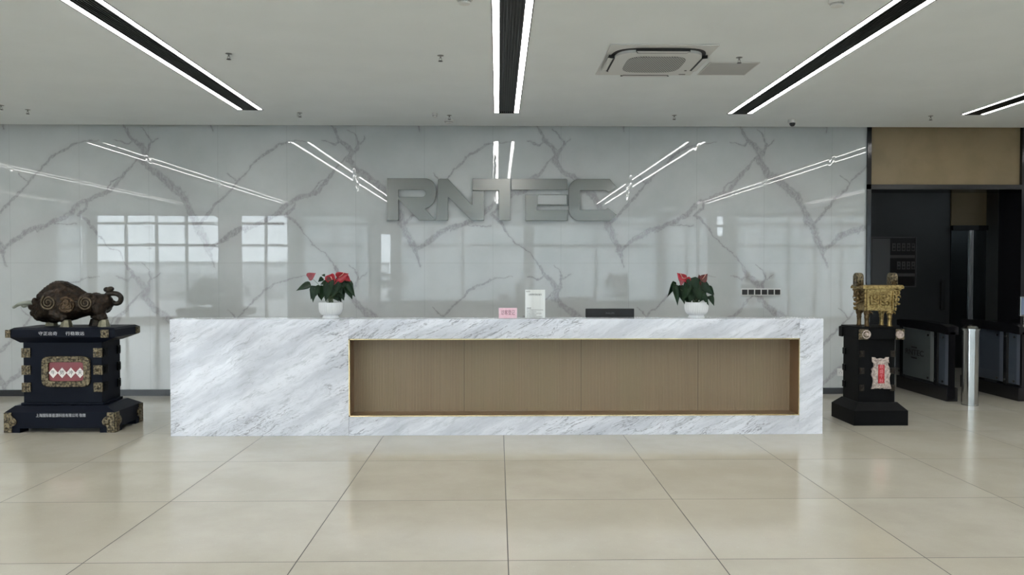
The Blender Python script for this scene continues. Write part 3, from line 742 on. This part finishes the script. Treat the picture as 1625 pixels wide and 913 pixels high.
def plant(label, u0, v0, sc, ox, oy, pc, leaves, flowers, Y, rib_n=30):
    rnd = random.Random(int(u0))
    base = at(u0, v0, Y); bx = base.x
    t = thing('potted_anthurium', label, 'potted plant', (bx, Y, DZ), 'anthuriums on the desk')
    k = Y/F   # metres per pixel
    rt = 18.6*k; hp = 25.5*k
    MB().lathe([(rt*.62,0),(rt*.68,.002),(rt*.68,hp*.10),(rt*.62,hp*.14),(rt*.62,hp*.2),(rt*.80,hp*.26),(rt*.93,hp*.40),(rt*.99,hp*.6),(rt,hp*.97)], (bx,Y,DZ), 180, rib=.018, nrib=rib_n).lathe([(rt*1.01,hp*.96),(rt*1.01,hp),(rt*.93,hp),(rt*.9,hp*.85)], (bx,Y,DZ), 60).build('pot', M['pot'], t, auto=60)
    MB().lathe([(rt*.9,hp*.86),(rt*.5,hp*.93),(.001,hp*.95)], (bx,Y,DZ), 24).build('soil', M['soil'], t, smooth=True)
    root = Vector((bx, Y, DZ+hp*.9))
    def P(x, y, dy): q = at(ox+x/sc, oy+y/sc, Y+dy); return q
    def stem(p, m=M['stem'], r=.0022):
        r0 = root+Vector((rnd.uniform(-.03,.03), rnd.uniform(-.03,.03), 0))
        mid = r0.lerp(p, .5)+Vector((0,0,.03))
        mid2 = r0.lerp(p, .8)+Vector((0,0,.02))
        return MB().tube([r0, mid, mid2, p], [r, r, r*.9, r*.8], 6)
    for i, (x0, y0, x1, y1, w) in enumerate(leaves):
        dy = rnd.uniform(-.08, .04) if i < len(leaves)-5 else rnd.uniform(-.02,.08)
        p = P(x0, y0, dy); q = P(x1, y1, dy-.02)
        bm_ = leaf_mesh(p, q, w*k/sc, rnd.uniform(-.5,.5))
        lm = MB(); lm.add(bm_)
        lf_ = lm.build('leaf', M['leaf'], t, smooth=True)
        stem(p).build('stem', M['stem'], lf_, smooth=True)
    for (x0, y0, ang, w, mm, sp) in flowers:
        dy = rnd.uniform(-.08,-.02); p = P(x0, y0, dy)
        L = w*k/sc; d = Vector((math.cos(ang), 0, math.sin(ang)))
        fm = MB(); fm.add(leaf_mesh(p-d*L*.35, p+d*L*.6, w*.95*k/sc, rnd.uniform(-.3,.3), .25, -.1))
        fo = fm.build('flower', M[mm], t, smooth=True)
        if sp: MB().tube([p-d*L*.3+Vector((0,-.004,0)), p+Vector((0,-.018,.008)), p+d*L*.2+Vector((0,-.03,.022))], [.004,.0035,.002], 8).build('spadix', M['spadix'], fo, smooth=True)
        stem(p-d*L*.3).build('stem', M['stem'], fo, smooth=True)
dense = []
r_ = random.Random(3)
lv1 = [(330,355,158,420,105),(405,395,380,585,105),(470,380,425,500,80),(395,410,350,545,75),(520,390,500,560,110),(600,380,545,570,130),(690,330,640,520,160),(760,290,700,440,140),(830,335,905,545,150),(740,430,800,555,120),(860,350,935,515,110),(640,430,720,570,150),(560,320,480,345,70),(505,265,455,315,60),(540,225,500,222,34),(600,330,600,480,150),(480,470,500,560,60),(720,380,770,470,120),
       (680,400,600,560,140),(560,420,620,575,130),(700,460,760,580,110),(620,280,575,400,100),(780,330,850,440,130)]
fl1 = [(372,230,.55,110,'petal3',False),(640,285,-1.2,150,'petal',True),(680,300,.3,90,'petal',False),(775,230,.35,150,'petal',True),(845,270,-.7,90,'petal',False),(590,265,1.9,60,'petal2',False)]
plant('red anthurium with a long leaf reaching left, ribbed white pot, left on desk', 525, 506, 8.3, 450, 410, None, lv1, fl1, DY+.13)
lv2 = [(212,300,150,462,72),(235,352,272,555,92),(290,350,345,545,100),(380,330,330,500,130),(430,260,480,430,150),(520,290,700,440,125),(480,370,540,510,120),(565,430,625,560,65),(650,455,690,560,62),(440,390,400,520,140),(540,310,600,420,110),(620,350,690,430,90),(400,290,350,400,110),(560,440,520,510,80),(600,450,590,510,60),(360,440,420,540,110),(460,430,500,540,110),(330,400,370,520,100),
       (420,340,400,480,150),(480,300,440,420,120),(510,400,480,520,120)]
fl2 = [(300,215,2.4,110,'petal',True),(335,245,-.6,100,'petal',True),(385,265,-.9,80,'petal',False),(300,290,-1.7,60,'petal3',False),(570,225,.8,100,'petal2',True),(520,225,1.9,60,'petal2',False),(520,300,-1.2,50,'petal2',False)]
plant('anthurium with a bright red bloom on its left, in ribbed white pot, right on desk', 1105, 507, 7.386, 1040, 410, None, lv2, fl2, DY+.13)
# ------------------------------------------------------------------ bull pedestal
def medallion(name, c, r, depth, m, parent, n=20):
    b = MB()
    b.lathe([(r,0),(r*.96,-depth*.7),(r*.8,-depth),(r*.7,-depth*.5),(r*.45,-depth*.6),(r*.3,-depth*1.2),(.001,-depth*1.3)], c, n, 'y')
    return b.build(name, m, parent, smooth=True)
def fitting(x, y, z, w, h, parent, face='f', m=None, ty='fitting'):
    m = m or M['fitting']; d = .014; b = MB()
    if face == 'f':
        b.box(x-w/2, x+w/2, y-d, y+.001, z-h/2, z+h/2, .004)
        b.box(x-w*.33, x+w*.33, y-d-.006, y-d+.002, z-h*.33, z+h*.33, .003); b.ball((x, y-d-.004, z), min(w,h)*.16)
    else:
        b.box(x-.001, x+d, y-w/2, y+w/2, z-h/2, z+h/2, .004)
        b.box(x+d-.002, x+d+.006, y-w*.33, y+w*.33, z-h*.33, z+h*.33, .003)
    return b.build(ty, m, parent)
X0, X1, Y0, Y1 = -4.925, -3.832, 8.03, 8.64
pd = thing('pedestal', 'wide black lacquered pedestal with brass corners under the bronze bull', 'pedestal', ((X0+X1)/2, (Y0+Y1)/2, 0))
bx0, bx1, by0, by1 = -4.80, -4.015, 8.15, 8.54
b = MB(); b.box(X0, X1, Y0, Y1, .045, .205); b.frustum((X0, X1, Y0, Y1), (bx0-.06, bx1+.06, by0-.05, by1+.04), .205, .262)
for xx, yy in ((X0+.075,Y0+.075),(X1-.075,Y0+.075),(X0+.075,Y1-.075),(X1-.075,Y1-.075)): b.box(xx-.075, xx+.075, yy-.075, yy+.075, 0, .05)
b.frustum((X0+.16,X0+.2,Y0+.01,Y1-.01),(X0+.15,X1-.15,Y0,Y1),.044,.0455)
b.build('base', M['lacquer'], pd)
b = MB(); b.box(bx0, bx1, by0, by1, .25, .92); b.build('body', M['lacquer'], pd)
MB().box(bx0-.02, bx1+.02, by0-.02, by1+.02, .262, .285, .006).build('moulding', M['lacquer'], pd)
cx0, cx1, cy0, cy1 = -4.885, -3.835, 8.06, 8.60
b = MB(); b.frustum((bx0-.02, bx1+.02, by0-.02, by1+.02), (cx0, cx1, cy0, cy1), .895, .955)
b.box(cx0, cx1, cy0, cy1, .955, 1.03); b.frustum((cx0,cx1,cy0,cy1),(cx0+.03,cx1-.03,cy0+.03,cy1-.03),1.03,1.048)
b.build('cap', M['lacquer'], pd)
fitting(cx0-.01, cy0, .990, .05, .08, pd); fitting(cx1-.10, cy0, .990, .08, .08, pd); fitting(cx1, cy1-.05, .995, .08, .07, pd, 's')
for z in (.79, .615, .44):
    fitting(bx0+.03, by0, z, .09, .095, pd); fitting(bx1-.035, by0, z, .09, .095, pd)
    fitting(bx1, by0+.06, z, .09, .09, pd, 's', M['lacquer2']); fitting(bx1, by1-.04, z, .06, .09, pd, 's', M['lacquer2'])
# base corner mounts
for (xx, s) in ((X0, 1), (X1, -1)):
    b = MB(); pts = [(0,0),(.075,0),(.075,.06),(.115,.08),(.125,.115),(.10,.15),(.075,.165),(.075,.20),(0,.20)]
    b.prism([(xx+s*x, z+.003) for x, z in pts], Y0-.012, Y0+.001)
    b.ball((xx+s*.075, Y0-.01, .11), .035, (1,.4,1)).ball((xx+s*.03, Y0-.01, .16), .018, (1,.4,1)).ball((xx+s*.03, Y0-.01, .05), .018, (1,.4,1))
    b.build('corner_mount', M['fitting'], pd)
for y_, s in ((Y0, 1), (Y1, -1)):
    b = MB(); pts = [(0,0),(.075,0),(.075,.06),(.115,.08),(.125,.115),(.10,.15),(.075,.165),(.075,.20),(0,.20)]
    b.prism([(y_+s*x, z+.003) for x, z in pts], X1-.001, X1+.012)
    for v in b.b.verts: v.co = Vector((v.co.y, v.co.x, v.co.z))
    bmesh.ops.recalc_face_normals(b.b, faces=b.b.faces[:])
    b.ball((X1+.01, y_+s*.075, .11), .035, (.4,1,1))
    b.build('corner_mount', M['fitting'], pd)
# plaque
a = at(67, 566.5, by0-.01); c = at(143, 613.5, by0-.01)
pcx, pcz = (a.x+c.x)/2, (a.z+c.z)/2; pw, ph = (c.x-a.x)/2, (a.z-c.z)/2
pq = spline_shape('plaque', [[(pcx+x, pcz+z) for x, z in sup(0, pw, ph, 7, 64)], [(pcx+x, pcz+z) for x, z in sup(0, pw*.76, ph*.68, 9, 64)]], .02, M['fitting'], pd, by0-.008, .006)
MB().box(pcx-pw*.78, pcx+pw*.78, by0-.006, by0-.001, pcz-ph*.7, pcz+ph*.7).build('enamel_field', M['red'], pq)
b = MB(); rr = random.Random(5)
P_ = []
for k in range(9): P_ += [(-pw*.8+k*pw*.2, ph*.84), (-pw*.8+k*pw*.2, -ph*.84)]
for k in range(5): P_ += [(pw*.88, -ph*.56+k*ph*.28), (-pw*.88, -ph*.56+k*ph*.28)]
for i, (x, z) in enumerate(P_):
    sg_ = 1 if i % 2 else -1; a0 = rr.uniform(0, 6)
    b.tube([(pcx+x+sg_*.021*(1-j/13)*math.cos(a0+j*.75), by0-.022, pcz+z+.021*(1-j/13)*math.sin(a0+j*.75)) for j in range(12)], [.0045]*8+[.004,.004,.0035,.003], 6)
b.build('scrollwork', M['fitting'], pq, smooth=True)
for i, ch in enumerate('牛势冲天'):
    q = at((84.3, 98.5, 112.5, 127)[i], 592, by0-.01); s = .046
    lz = MB().prism([(q.x-s,q.z),(q.x,q.z-s*1.15),(q.x+s,q.z),(q.x,q.z+s*1.15)], by0-.011, by0-.006).build('lozenge', M['white_lozenge'], pq)
    text('character', ch, (q.x, by0-.0115, q.z), .036, M['ink'], lz, depth=.0004)
text('upper_lettering', '守正出奇', (at(76, 530, cy0).x, cy0-.001, at(76, 530, cy0).z), .03, M['white_ink'], pd, depth=.0004, width=.185)
text('upper_lettering', '行稳致远', (at(119, 530, cy0).x, cy0-.001, at(119, 530, cy0).z), .03, M['white_ink'], pd, depth=.0004, width=.185)
text('lower_lettering', '上海国际新能源科技有限公司 敬赠', (at(96.5, 660, Y0).x, Y0-.001, at(96, 660, Y0).z), .028, M['white_ink'], pd, depth=.0004, width=.49)
# ------------------------------------------------------------------ bronze bull
BY = 8.32; ZT = 1.048
kb = BY/F/7.386
def BP(x, y, dy=0.): q = at(10+x/7.386, 430+y/7.386, BY); return Vector((q.x, BY+dy, q.z))
bull_base = BP(780, 620)
ZO = ZT - BP(780, 622).z      # settle hooves on the cap
def BP(x, y, dy=0.):
    q = at(10+x/7.386, 430+y/7.386, BY); return Vector((q.x, BY+dy, q.z+ZO))
bu = thing('bull_statue', 'dark bronze charging bull statue with pale horns and hooves on the pedestal', 'statue', (bull_base.x, BY, ZT))
st = [(296,360,400,35),(320,335,450,62),(350,310,505,85),(385,285,540,100),(425,255,552,118),(470,215,556,135),(520,165,556,150),(580,122,560,165),(640,95,565,170),(700,95,566,170),(760,125,560,165),(820,150,545,155),(880,190,522,145),(940,228,505,135),(1000,243,492,132),(1060,246,490,135),(1120,244,485,138),(1170,246,455,125),(1205,262,430,100),(1232,290,405,70),(1248,320,375,30)]
b = bmesh.new(); rings = []
for (x, t0, t1, hw) in st:
    c = (t0+t1)/2; hh = (t1-t0)/2; ring = []
    for i in range(28):
        an = 2*PI*i/28; cy_, sz = math.cos(an), math.sin(an)
        yy = math.copysign(abs(cy_)**.8, cy_)*hw*kb*(1 if sz < .2 else (1-.30*(sz-.2)/.8))
        p = BP(x, c-sz*hh); ring.append(b.verts.new((p.x, BY+yy, p.z)))
    rings.append(ring)
for r0, r1 in zip(rings, rings[1:]):
    for i in range(28): b.faces.new((r0[i], r0[(i+1)%28], r1[(i+1)%28], r1[i]))
b.faces.new(rings[0]); b.faces.new(rings[-1])
bmesh.ops.recalc_face_normals(b, faces=b.faces[:])
body = MB(); body.add(b)
def bb(x, y, dy, r, sc=(1,1,1)): body.ball(BP(x, y, dy), r*kb, sc, 20)
bb(590,340,-.10,125,(1,.55,1.1)); bb(590,340,.10,125,(1,.55,1.1))          # shoulders
bb(1010,350,-.075,110,(1.1,.6,1.1)); bb(1010,350,.075,110,(1.1,.6,1.1))    # flanks
bb(1130,385,-.07,76,(1,.6,1.15)); bb(1130,385,.07,76,(1,.6,1.15))            # haunch
bb(370,440,0,95,(.8,.75,1.15)); bb(330,390,-.03,50); bb(330,390,.03,50); bb(400,520,0,62,(1.2,.8,.7))  # head, brow, muzzle
bb(455,535,0,60,(1.4,.5,.7)); bb(560,555,0,50,(1.5,.5,.6))
bb(375,330,-.07,45,(.7,.6,1)); bb(375,330,.07,45,(.7,.6,1))
for k in range(16): # lumpy mane over the hump
    xx = 430+k*27; yy = [225,195,170,145,125,112,100,97,97,102,118,132,150,160,175,195][k]
    bb(xx, yy+14, 0, 30, (1.1,1.3,.8)); bb(xx+10, yy+45, -.07, 36, (1.2,.7,1)); bb(xx+10, yy+45, .07, 36, (1.2,.7,1))
for k in range(9): bb(340+k*14, 470+k*10, -.05+.01*k, 32, (1,.7,1))
# legs: (top x,y) -> knee -> hoof
LEGS = [(620,460,-.085, 720,520, 752,545, 758), (520,470,.085, 500,525, 480,555, 478), (1120,400,-.075, 1150,480, 1180,545, 1186), (1010,450,.085, 1000,510, 992,540, 990)]
for (x0,y0,dy,x1,y1,x2,y2,xh) in LEGS:
    body.tube([BP(x0,y0,dy*.8), BP((x0+x1)/2,(y0+y1)/2,dy), BP(x1,y1,dy), BP(x2,y2,dy)], [100*kb,74*kb,56*kb,54*kb], 14)
body.ball(BP(1140,510,-.075), 60*kb, (1.3,.9,.8)); 
ob = body.build('tmp', M['bronze'])
md = ob.modifiers.new('r', 'REMESH'); md.mode = 'VOXEL'; md.voxel_size = .006; md.use_smooth_shade = True
ms = ob.modifiers.new('s', 'SMOOTH'); ms.iterations = 2; ms.factor = .5
tx = bpy.data.textures.new('fur', 'CLOUDS'); tx.noise_scale = .022; tx.noise_depth = 2
dsp = ob.modifiers.new('d', 'DISPLACE'); dsp.texture = tx; dsp.strength = .009; dsp.mid_level = .5
bpy.context.view_layer.update()
bo_ = mesh_from(ob, 'body', M['bronze'], bu)
for p in bo_.data.polygons: p.use_smooth = True
for (x0,y0,dy,x1,y1,x2,y2,xh) in LEGS:
    zt_ = BP(xh, 545).z; p = BP(xh, 545, dy)
    MB().lathe([(72*kb, ZT+.0005-zt_),(70*kb, (ZT-zt_)*.9),(50*kb, 0),(46*kb,.006)], p, 8).build('hoof', M['hoof'] if dy < 0 else M['bronze_dark'] if xh > 900 else M['hoof'], bu)
for s in (-1, 1):
    d = s*.05
    MB().tube([BP(385,345,d), BP(320,345,d+s*.02), BP(250,352,d+s*.05), BP(195,372,d+s*.05), BP(150,398,d+s*.035), BP(128,396 if s < 0 else 380,d+s*.02), BP(126,380,d+s*.01)], [30*kb,27*kb,23*kb,19*kb,14*kb,11*kb,5*kb], 12).build('horn', M['horn'], bu, smooth=True)
tail = [(1170,270),(1200,245),(1250,238),(1300,245),(1335,275),(1338,310),(1318,345),(1275,358),(1225,335),(1190,300)]
MB().tube([BP(x,y,-.01+.004*i) for i, (x, y) in enumerate(tail)], [28*kb,30*kb,29*kb,29*kb,29*kb,29*kb,28*kb,27*kb,26*kb,22*kb], 12).tube([BP(1195,262),BP(1192,235),BP(1200,205)], [22*kb,18*kb,26*kb], 10).ball(BP(1178,193), 34*kb, (1.1,1,.9)).ball(BP(1222,185), 36*kb, (1.1,1,.8)).ball(BP(1200,205), 34*kb).build('tail', M['bronze_dark'], bu, smooth=True)
# spiral reliefs and dragon disc
def front_y(me, x, z):
    best = 1e9
    for v in me.vertices:
        if abs(v.co.x+bu.location.x-x) < .008 and abs(v.co.z+bu.location.z-z) < .008: best = min(best, v.co.y+bu.location.y)
    return best if best < 1e8 else BY-.15
def spiral(cx_, cy_, R):
    pts = []; rad = []
    for i in range(54):
        a_ = i/53*2*PI*2.3; r = R*(1-.82*i/53); q = BP(cx_+r*math.cos(a_+2.2), cy_-r*math.sin(a_+2.2))
        pts.append((q.x, front_y(bo_.data, q.x, q.z)-.002, q.z)); rad.append((11-5*i/53)*kb*1.15)
    for j in range(3):
        ys = [p[1] for p in pts]; pts = [(p[0], sum(ys[max(0,i-2):i+3])/len(ys[max(0,i-2):i+3]), p[2]) for i, p in enumerate(pts)]
    MB().tube(pts, rad, 8).build('spiral_relief', M['relief'], bu, smooth=True)
spiral(590, 338, 88); spiral(1003, 345, 84)
q = BP(788, 365); fy = front_y(bo_.data, q.x, q.z)
b = MB(); b.lathe([(92*kb,.012),(95*kb,0),(90*kb,-.006),(80*kb,-.004),(.001,-.008)], (q.x, fy, q.z), 32, 'y')
rr = random.Random(2)
for i in range(60):
    a_ = rr.uniform(0,2*PI); r = 85*kb*math.sqrt(rr.random()); b.ball((q.x+r*math.cos(a_), fy-.008, q.z+r*math.sin(a_)), rr.uniform(.003,.007), (1.5,.7,.8), 8)
for j in range(3):
    a0 = j*2.1; b.tube([(q.x+r_2*kb*math.cos(a0+i*.42), fy-.011, q.z+r_2*kb*math.sin(a0+i*.42)) for i, r_2 in enumerate((20,34,48,60,70,66,56,44))], [.004,.006,.007,.007,.006,.006,.005,.003], 8)
b.build('dragon_disc', noisy('brown_gold_disc', (.10,.065,.035), (.045,.028,.018), 45, .4, .8), bu, smooth=True)
for s in (-1, 1): MB().ball(BP(352,425,s*.062), 9*kb, seg=10).build('eye', M['relief'], bu, smooth=True)
# ------------------------------------------------------------------ right pedestal
X0, X1, Y0, Y1 = 3.72, 4.292, 8.25, 8.81
pr = thing('pedestal', 'narrow black pedestal with silver plaque holding the gold vessel', 'pedestal', ((X0+X1)/2, (Y0+Y1)/2, 0))
bx0, bx1, by0, by1 = 3.80, 4.185, 8.33, 8.70
MB().box(X0, X1, Y0, Y1, 0, .155).frustum((X0, X1, Y0, Y1), (bx0-.005, bx1+.025, by0-.015, by1+.02), .155, .235).build('base', M['lacquer2'], pr)
MB().box(bx0, bx1, by0, by1, .23, .95).build('body', M['lacquer2'], pr)
qx0, qx1, qy0, qy1 = 3.775, 4.245, 8.27, 8.74
MB().box(qx0, qx1, qy0, qy1, .905, 1.015, .004).box(qx0+.01, qx1-.01, qy0+.01, qy1-.01, 1.015, 1.028, .003).build('cap', M['lacquer2'], pr)
MB().box(bx1, bx1+.02, by0+.03, by1-.03, .23, .90).build('side_strip', mat('grey_side_strip', (.12,.12,.12), .4), pr)
medallion('corner_medallion', (qx0+.075, qy0, .955), .048, .02, M['pewter'], pr)
b = MB().box(qx0-.005, qx0+.10, qy0-.012, qy0+.001, .90, 1.01, .006).build('corner_plate', M['fitting'], pr)
b = MB().box(qx1-.085, qx1+.008, qy0-.012, qy0+.001, .90, 1.01, .006).build('corner_plate', M['fitting'], pr)
medallion('corner_medallion', (qx1-.045, qy0-.008, .955), .044, .02, M['pewter'], pr)
for yy in (qy0, qy1-.09): MB().box(qx0-.012, qx0+.001, yy, yy+.09, .90, 1.01, .004).build('corner_plate', M['lacquer2'], pr)
for z in (.745, .565, .385):
    fitting(bx0+.035, by0, z, .05, .065, pr, 'f', M['bronze_dark']); fitting(bx1-.025, by0, z, .05, .065, pr, 'f', M['bronze_dark'])
    MB().box(bx0-.016, bx0+.001, by1-.07, by1-.01, z-.035, z+.035, .003).build('fitting', M['lacquer2'], pr)
def PL(x, y): q = at(1375+x/14.04, 560+y/14.04, by0-.01); return (q.x, q.z)
out = [(128,105),(190,110),(225,145),(320,125),(400,145),(430,105),(490,105),(490,195),(460,215),(480,290),(510,340),(510,440),(530,460),(505,540),(505,620),(515,680),(545,800),(390,800),(350,780),(300,800),(270,790),(110,800),(135,720),(150,640),(140,560),(105,490),(130,420),(115,370),(165,310),(165,240),(128,195)]
pl = spline_shape('plaque', [[PL(*p) for p in out]], .012, M['pewter'], pr, by0-.008, .003)
b = MB(); rr = random.Random(4)
for i in range(90):
    x = rr.uniform(150,490); y = rr.uniform(140,780)
    if 225 < x < 405 and 250 < y < 700: continue
    X_, Z_ = PL(x, y); b.ball((X_, by0-.018, Z_), rr.uniform(.005,.009), (1,.6,1), 8)
b.build('scrollwork', M['pewter'], pl, smooth=True)
a = PL(255,265); c = PL(388,680)
MB().box(a[0], c[0], by0-.022, by0-.016, c[1], a[1]).build('enamel_field', M['red2'], pl)
for i, ch in enumerate('鼎盛千秋'):
    z = a[1]+(c[1]-a[1])*(i+.5)/4
    text('character', ch, ((a[0]+c[0])/2, by0-.0225, z), .034, M['pink_ink'], pl, depth=.0004)
# ------------------------------------------------------------------ gold ding vessel
GY0, GY1 = 8.38, 8.62
dg = thing('ding_vessel', 'gold rectangular four-legged ritual cauldron with dragon flanges on the pedestal', 'vessel', (4.0, (GY0+GY1)/2, 1.028))
def GP(x, y, Y=GY0): return at(1330+x/7.608, 425+y/7.608, Y)
gx0, gx1 = GP(325,300).x, GP(692,300).x
zr1, zr0 = GP(400,212).z, GP(400,256).z; zb = GP(400,520).z
b = MB(); b.frustum((gx0+.01, gx1-.01, GY0+.01, GY1-.01), (gx0, gx1, GY0, GY1), zb, zr0).build('basin', M['gold'], dg)
rxa, rxb = gx0-.035, GP(782,230).x
MB().box(rxa, rxb, GY0-.03, GY1+.03, zr0, zr1-.012, .003).box(rxa+.006, rxb-.006, GY0-.024, GY1+.024, zr1-.012, zr1, .002).build('rim', M['gold'], dg)
# front relief: border, beasts
b = MB(); bw = .012
b.box(gx0+.02, gx1-.02, GY0-.010, GY0+.004, zr0-.022, zr0-.010).box(gx0+.02, gx1-.02, GY0-.004, GY0+.012, zb+.006, zb+.020).box(gx0+.02, gx0+.032, GY0-.008, GY0+.008, zb+.006, zr0-.01).box(gx1-.032, gx1-.02, GY0-.008, GY0+.008, zb+.006, zr0-.01)
gcx = (gx0+gx1)/2; gcz = (zr0+zb)/2
for s in (-1, 1):
    def S(x, z): return (gcx+s*x, GY0-.003, gcz+z)
    b.tube([S(.012,.05),S(.05,.055),(gcx+s*.075,GY0-.003,gcz+.03),S(.06,.005),S(.035,.01),S(.03,.03),S(.045,.035)], [.006,.008,.008,.007,.006,.005,.004], 8)
    b.tube([S(.015,-.005),S(.04,-.025),S(.075,-.01),S(.10,-.03),S(.09,-.055),S(.06,-.05)], [.006,.008,.008,.007,.006,.004], 8)
    b.tube([S(.02,-.05),S(.04,-.06),S(.05,-.045)], [.006,.006,.004], 8); b.tube([S(.095,.05),S(.11,.03),S(.105,.0)], [.005,.007,.004], 8)
    b.ball(S(.03,.03), .010, (1.4,.6,.8), 10)
b.box(gcx-.006, gcx+.006, GY0-.010, GY0+.004, gcz-.05, gcz+.055, .002)
b.build('beast_relief', M['gold'], dg, smooth=False)
# corner flanges (stack of knobs) at the four vertical edges
for X_, Y_ in ((gx0, GY0), (gx1, GY0), (gx0, GY1), (gx1, GY1)):
    b = MB()
    for k in range(5):
        z = zr0-.02-k*(zr0-zb-.02)/4.6; b.box(X_-.013, X_+.013, Y_-.013, Y_+.013, z-.017, z+.006, .004).ball((X_, Y_-.0, z-.02), .012, seg=10)
    b.build('corner_flange', M['gold'], dg)
# dragon flanges at the short sides (front and back of each side) - S-curled with claws
for s, X_ in ((-1, gx0-.02), (1, gx1+.005)):
    b = MB()
    for Y_ in (GY0+.06,):
        def S(x, z): return (X_+s*x, Y_, zr0+z)
        b.tube([S(0,-.02),S(.03,-.012),S(.055,-.025),S(.062,-.055),S(.04,-.075),S(.018,-.09),S(.028,-.12),S(.055,-.125),S(.062,-.10)], [.010,.014,.015,.014,.014,.013,.014,.012,.006], 10)
        b.tube([S(.005,-.13),S(.03,-.145),S(.06,-.165),S(.075,-.16)], [.012,.013,.012,.006], 10)
        b.tube([S(.045,-.02),S(.07,-.005),S(.085,-.012)], [.009,.008,.004], 8); b.tube([S(.06,-.07),S(.078,-.08),S(.082,-.10)], [.008,.007,.003], 8)
        b.ball(S(.075,-.008), .013, seg=10).ball(S(.03,-.05), .022, (1,.8,1.1), 12).ball(S(.03,-.105), .024, (1,.8,1), 12)
        b.tube([S(0,-.06),S(.03,-.055)], .014, 8).tube([S(0,-.11),S(.03,-.11)], .014, 8)
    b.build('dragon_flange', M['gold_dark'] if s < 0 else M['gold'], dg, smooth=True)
# side relief on the left face
b = MB()
for k in range(4): b.tube([(gx0-.002, GY0+.04, zr0-.03-k*.035),(gx0-.006, GY0+.10, zr0-.045-k*.035),(gx0-.002, GY1-.04, zr0-.03-k*.035)], .007, 8)
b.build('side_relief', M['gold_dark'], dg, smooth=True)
# upright handles (ears) on the short sides
for u in (245, 655):
    q = GP(u, 75, (GY0+GY1)/2); zt_ = q.z; w = 44/7.608*GY0/F
    b = MB(); yc = (GY0+GY1)/2
    pts = [(yc-.055, zr1-.001), (yc+.055, zr1-.001)]+[(yc+.055*math.cos(a_), zt_-.035+.035*math.sin(a_)) for a_ in [i*PI/10 for i in range(11)]]
    hole = [(yc-.025, zr1+.03), (yc+.025, zr1+.03)]+[(yc+.025*math.cos(a_), zt_-.05+.02*math.sin(a_)) for a_ in [i*PI/8 for i in range(9)]]
    cu = bpy.data.curves.new('ear', 'CURVE'); cu.dimensions = '2D'; cu.fill_mode = 'BOTH'; cu.extrude = w-.012; cu.bevel_depth = .012; cu.bevel_resolution = 2
    for P_ in (pts, hole):
        sp = cu.splines.new('POLY'); sp.points.add(len(P_)-1); sp.use_cyclic_u = True
        sgn = 1
        for p, (y, z) in zip(sp.points, P_):
            p.co = (yc+(y-yc)*(.78 if P_ is pts else 1), z+(0), 0, 1)
    o = bpy.data.objects.new('ear', cu); COL.objects.link(o); o.matrix_world = Matrix.Translation((q.x, 0, 0)) @ Matrix(((0,0,1,0),(1,0,0,0),(0,1,0,0),(0,0,0,1)))
    bpy.context.view_layer.update(); e_ = mesh_from(o, 'handle', M['fitting'], dg)
# legs
for X_, Y_ in ((gx0+.035, GY0+.03), (gx1-.045, GY0+.03), (gx0+.035, GY1-.03), (gx1-.045, GY1-.03)):
    z0 = 1.0285; h_ = zb-z0+.01
    b = MB().lathe([(.026,0),(.028,.006),(.022,.02),(.021,h_*.35),(.023,h_*.5),(.027,h_*.54),(.023,h_*.6),(.030,h_*.78),(.036,h_*.92),(.034,h_)], (X_, Y_, z0), 18)
    b.ball((X_, Y_-.03, z0+h_*.78), .014, (1.2,.8,.9), 10).ball((X_-.028, Y_-.012, z0+h_*.80), .010, seg=8).ball((X_+.028, Y_-.012, z0+h_*.80), .010, seg=8).tube([(X_-.02,Y_-.02,z0+h_*.9),(X_-.045,Y_-.03,z0+h_*.82),(X_-.042,Y_-.03,z0+h_*.7)],[.008,.007,.003],8).tube([(X_+.02,Y_-.02,z0+h_*.9),(X_+.045,Y_-.03,z0+h_*.82),(X_+.042,Y_-.03,z0+h_*.7)],[.008,.007,.003],8)
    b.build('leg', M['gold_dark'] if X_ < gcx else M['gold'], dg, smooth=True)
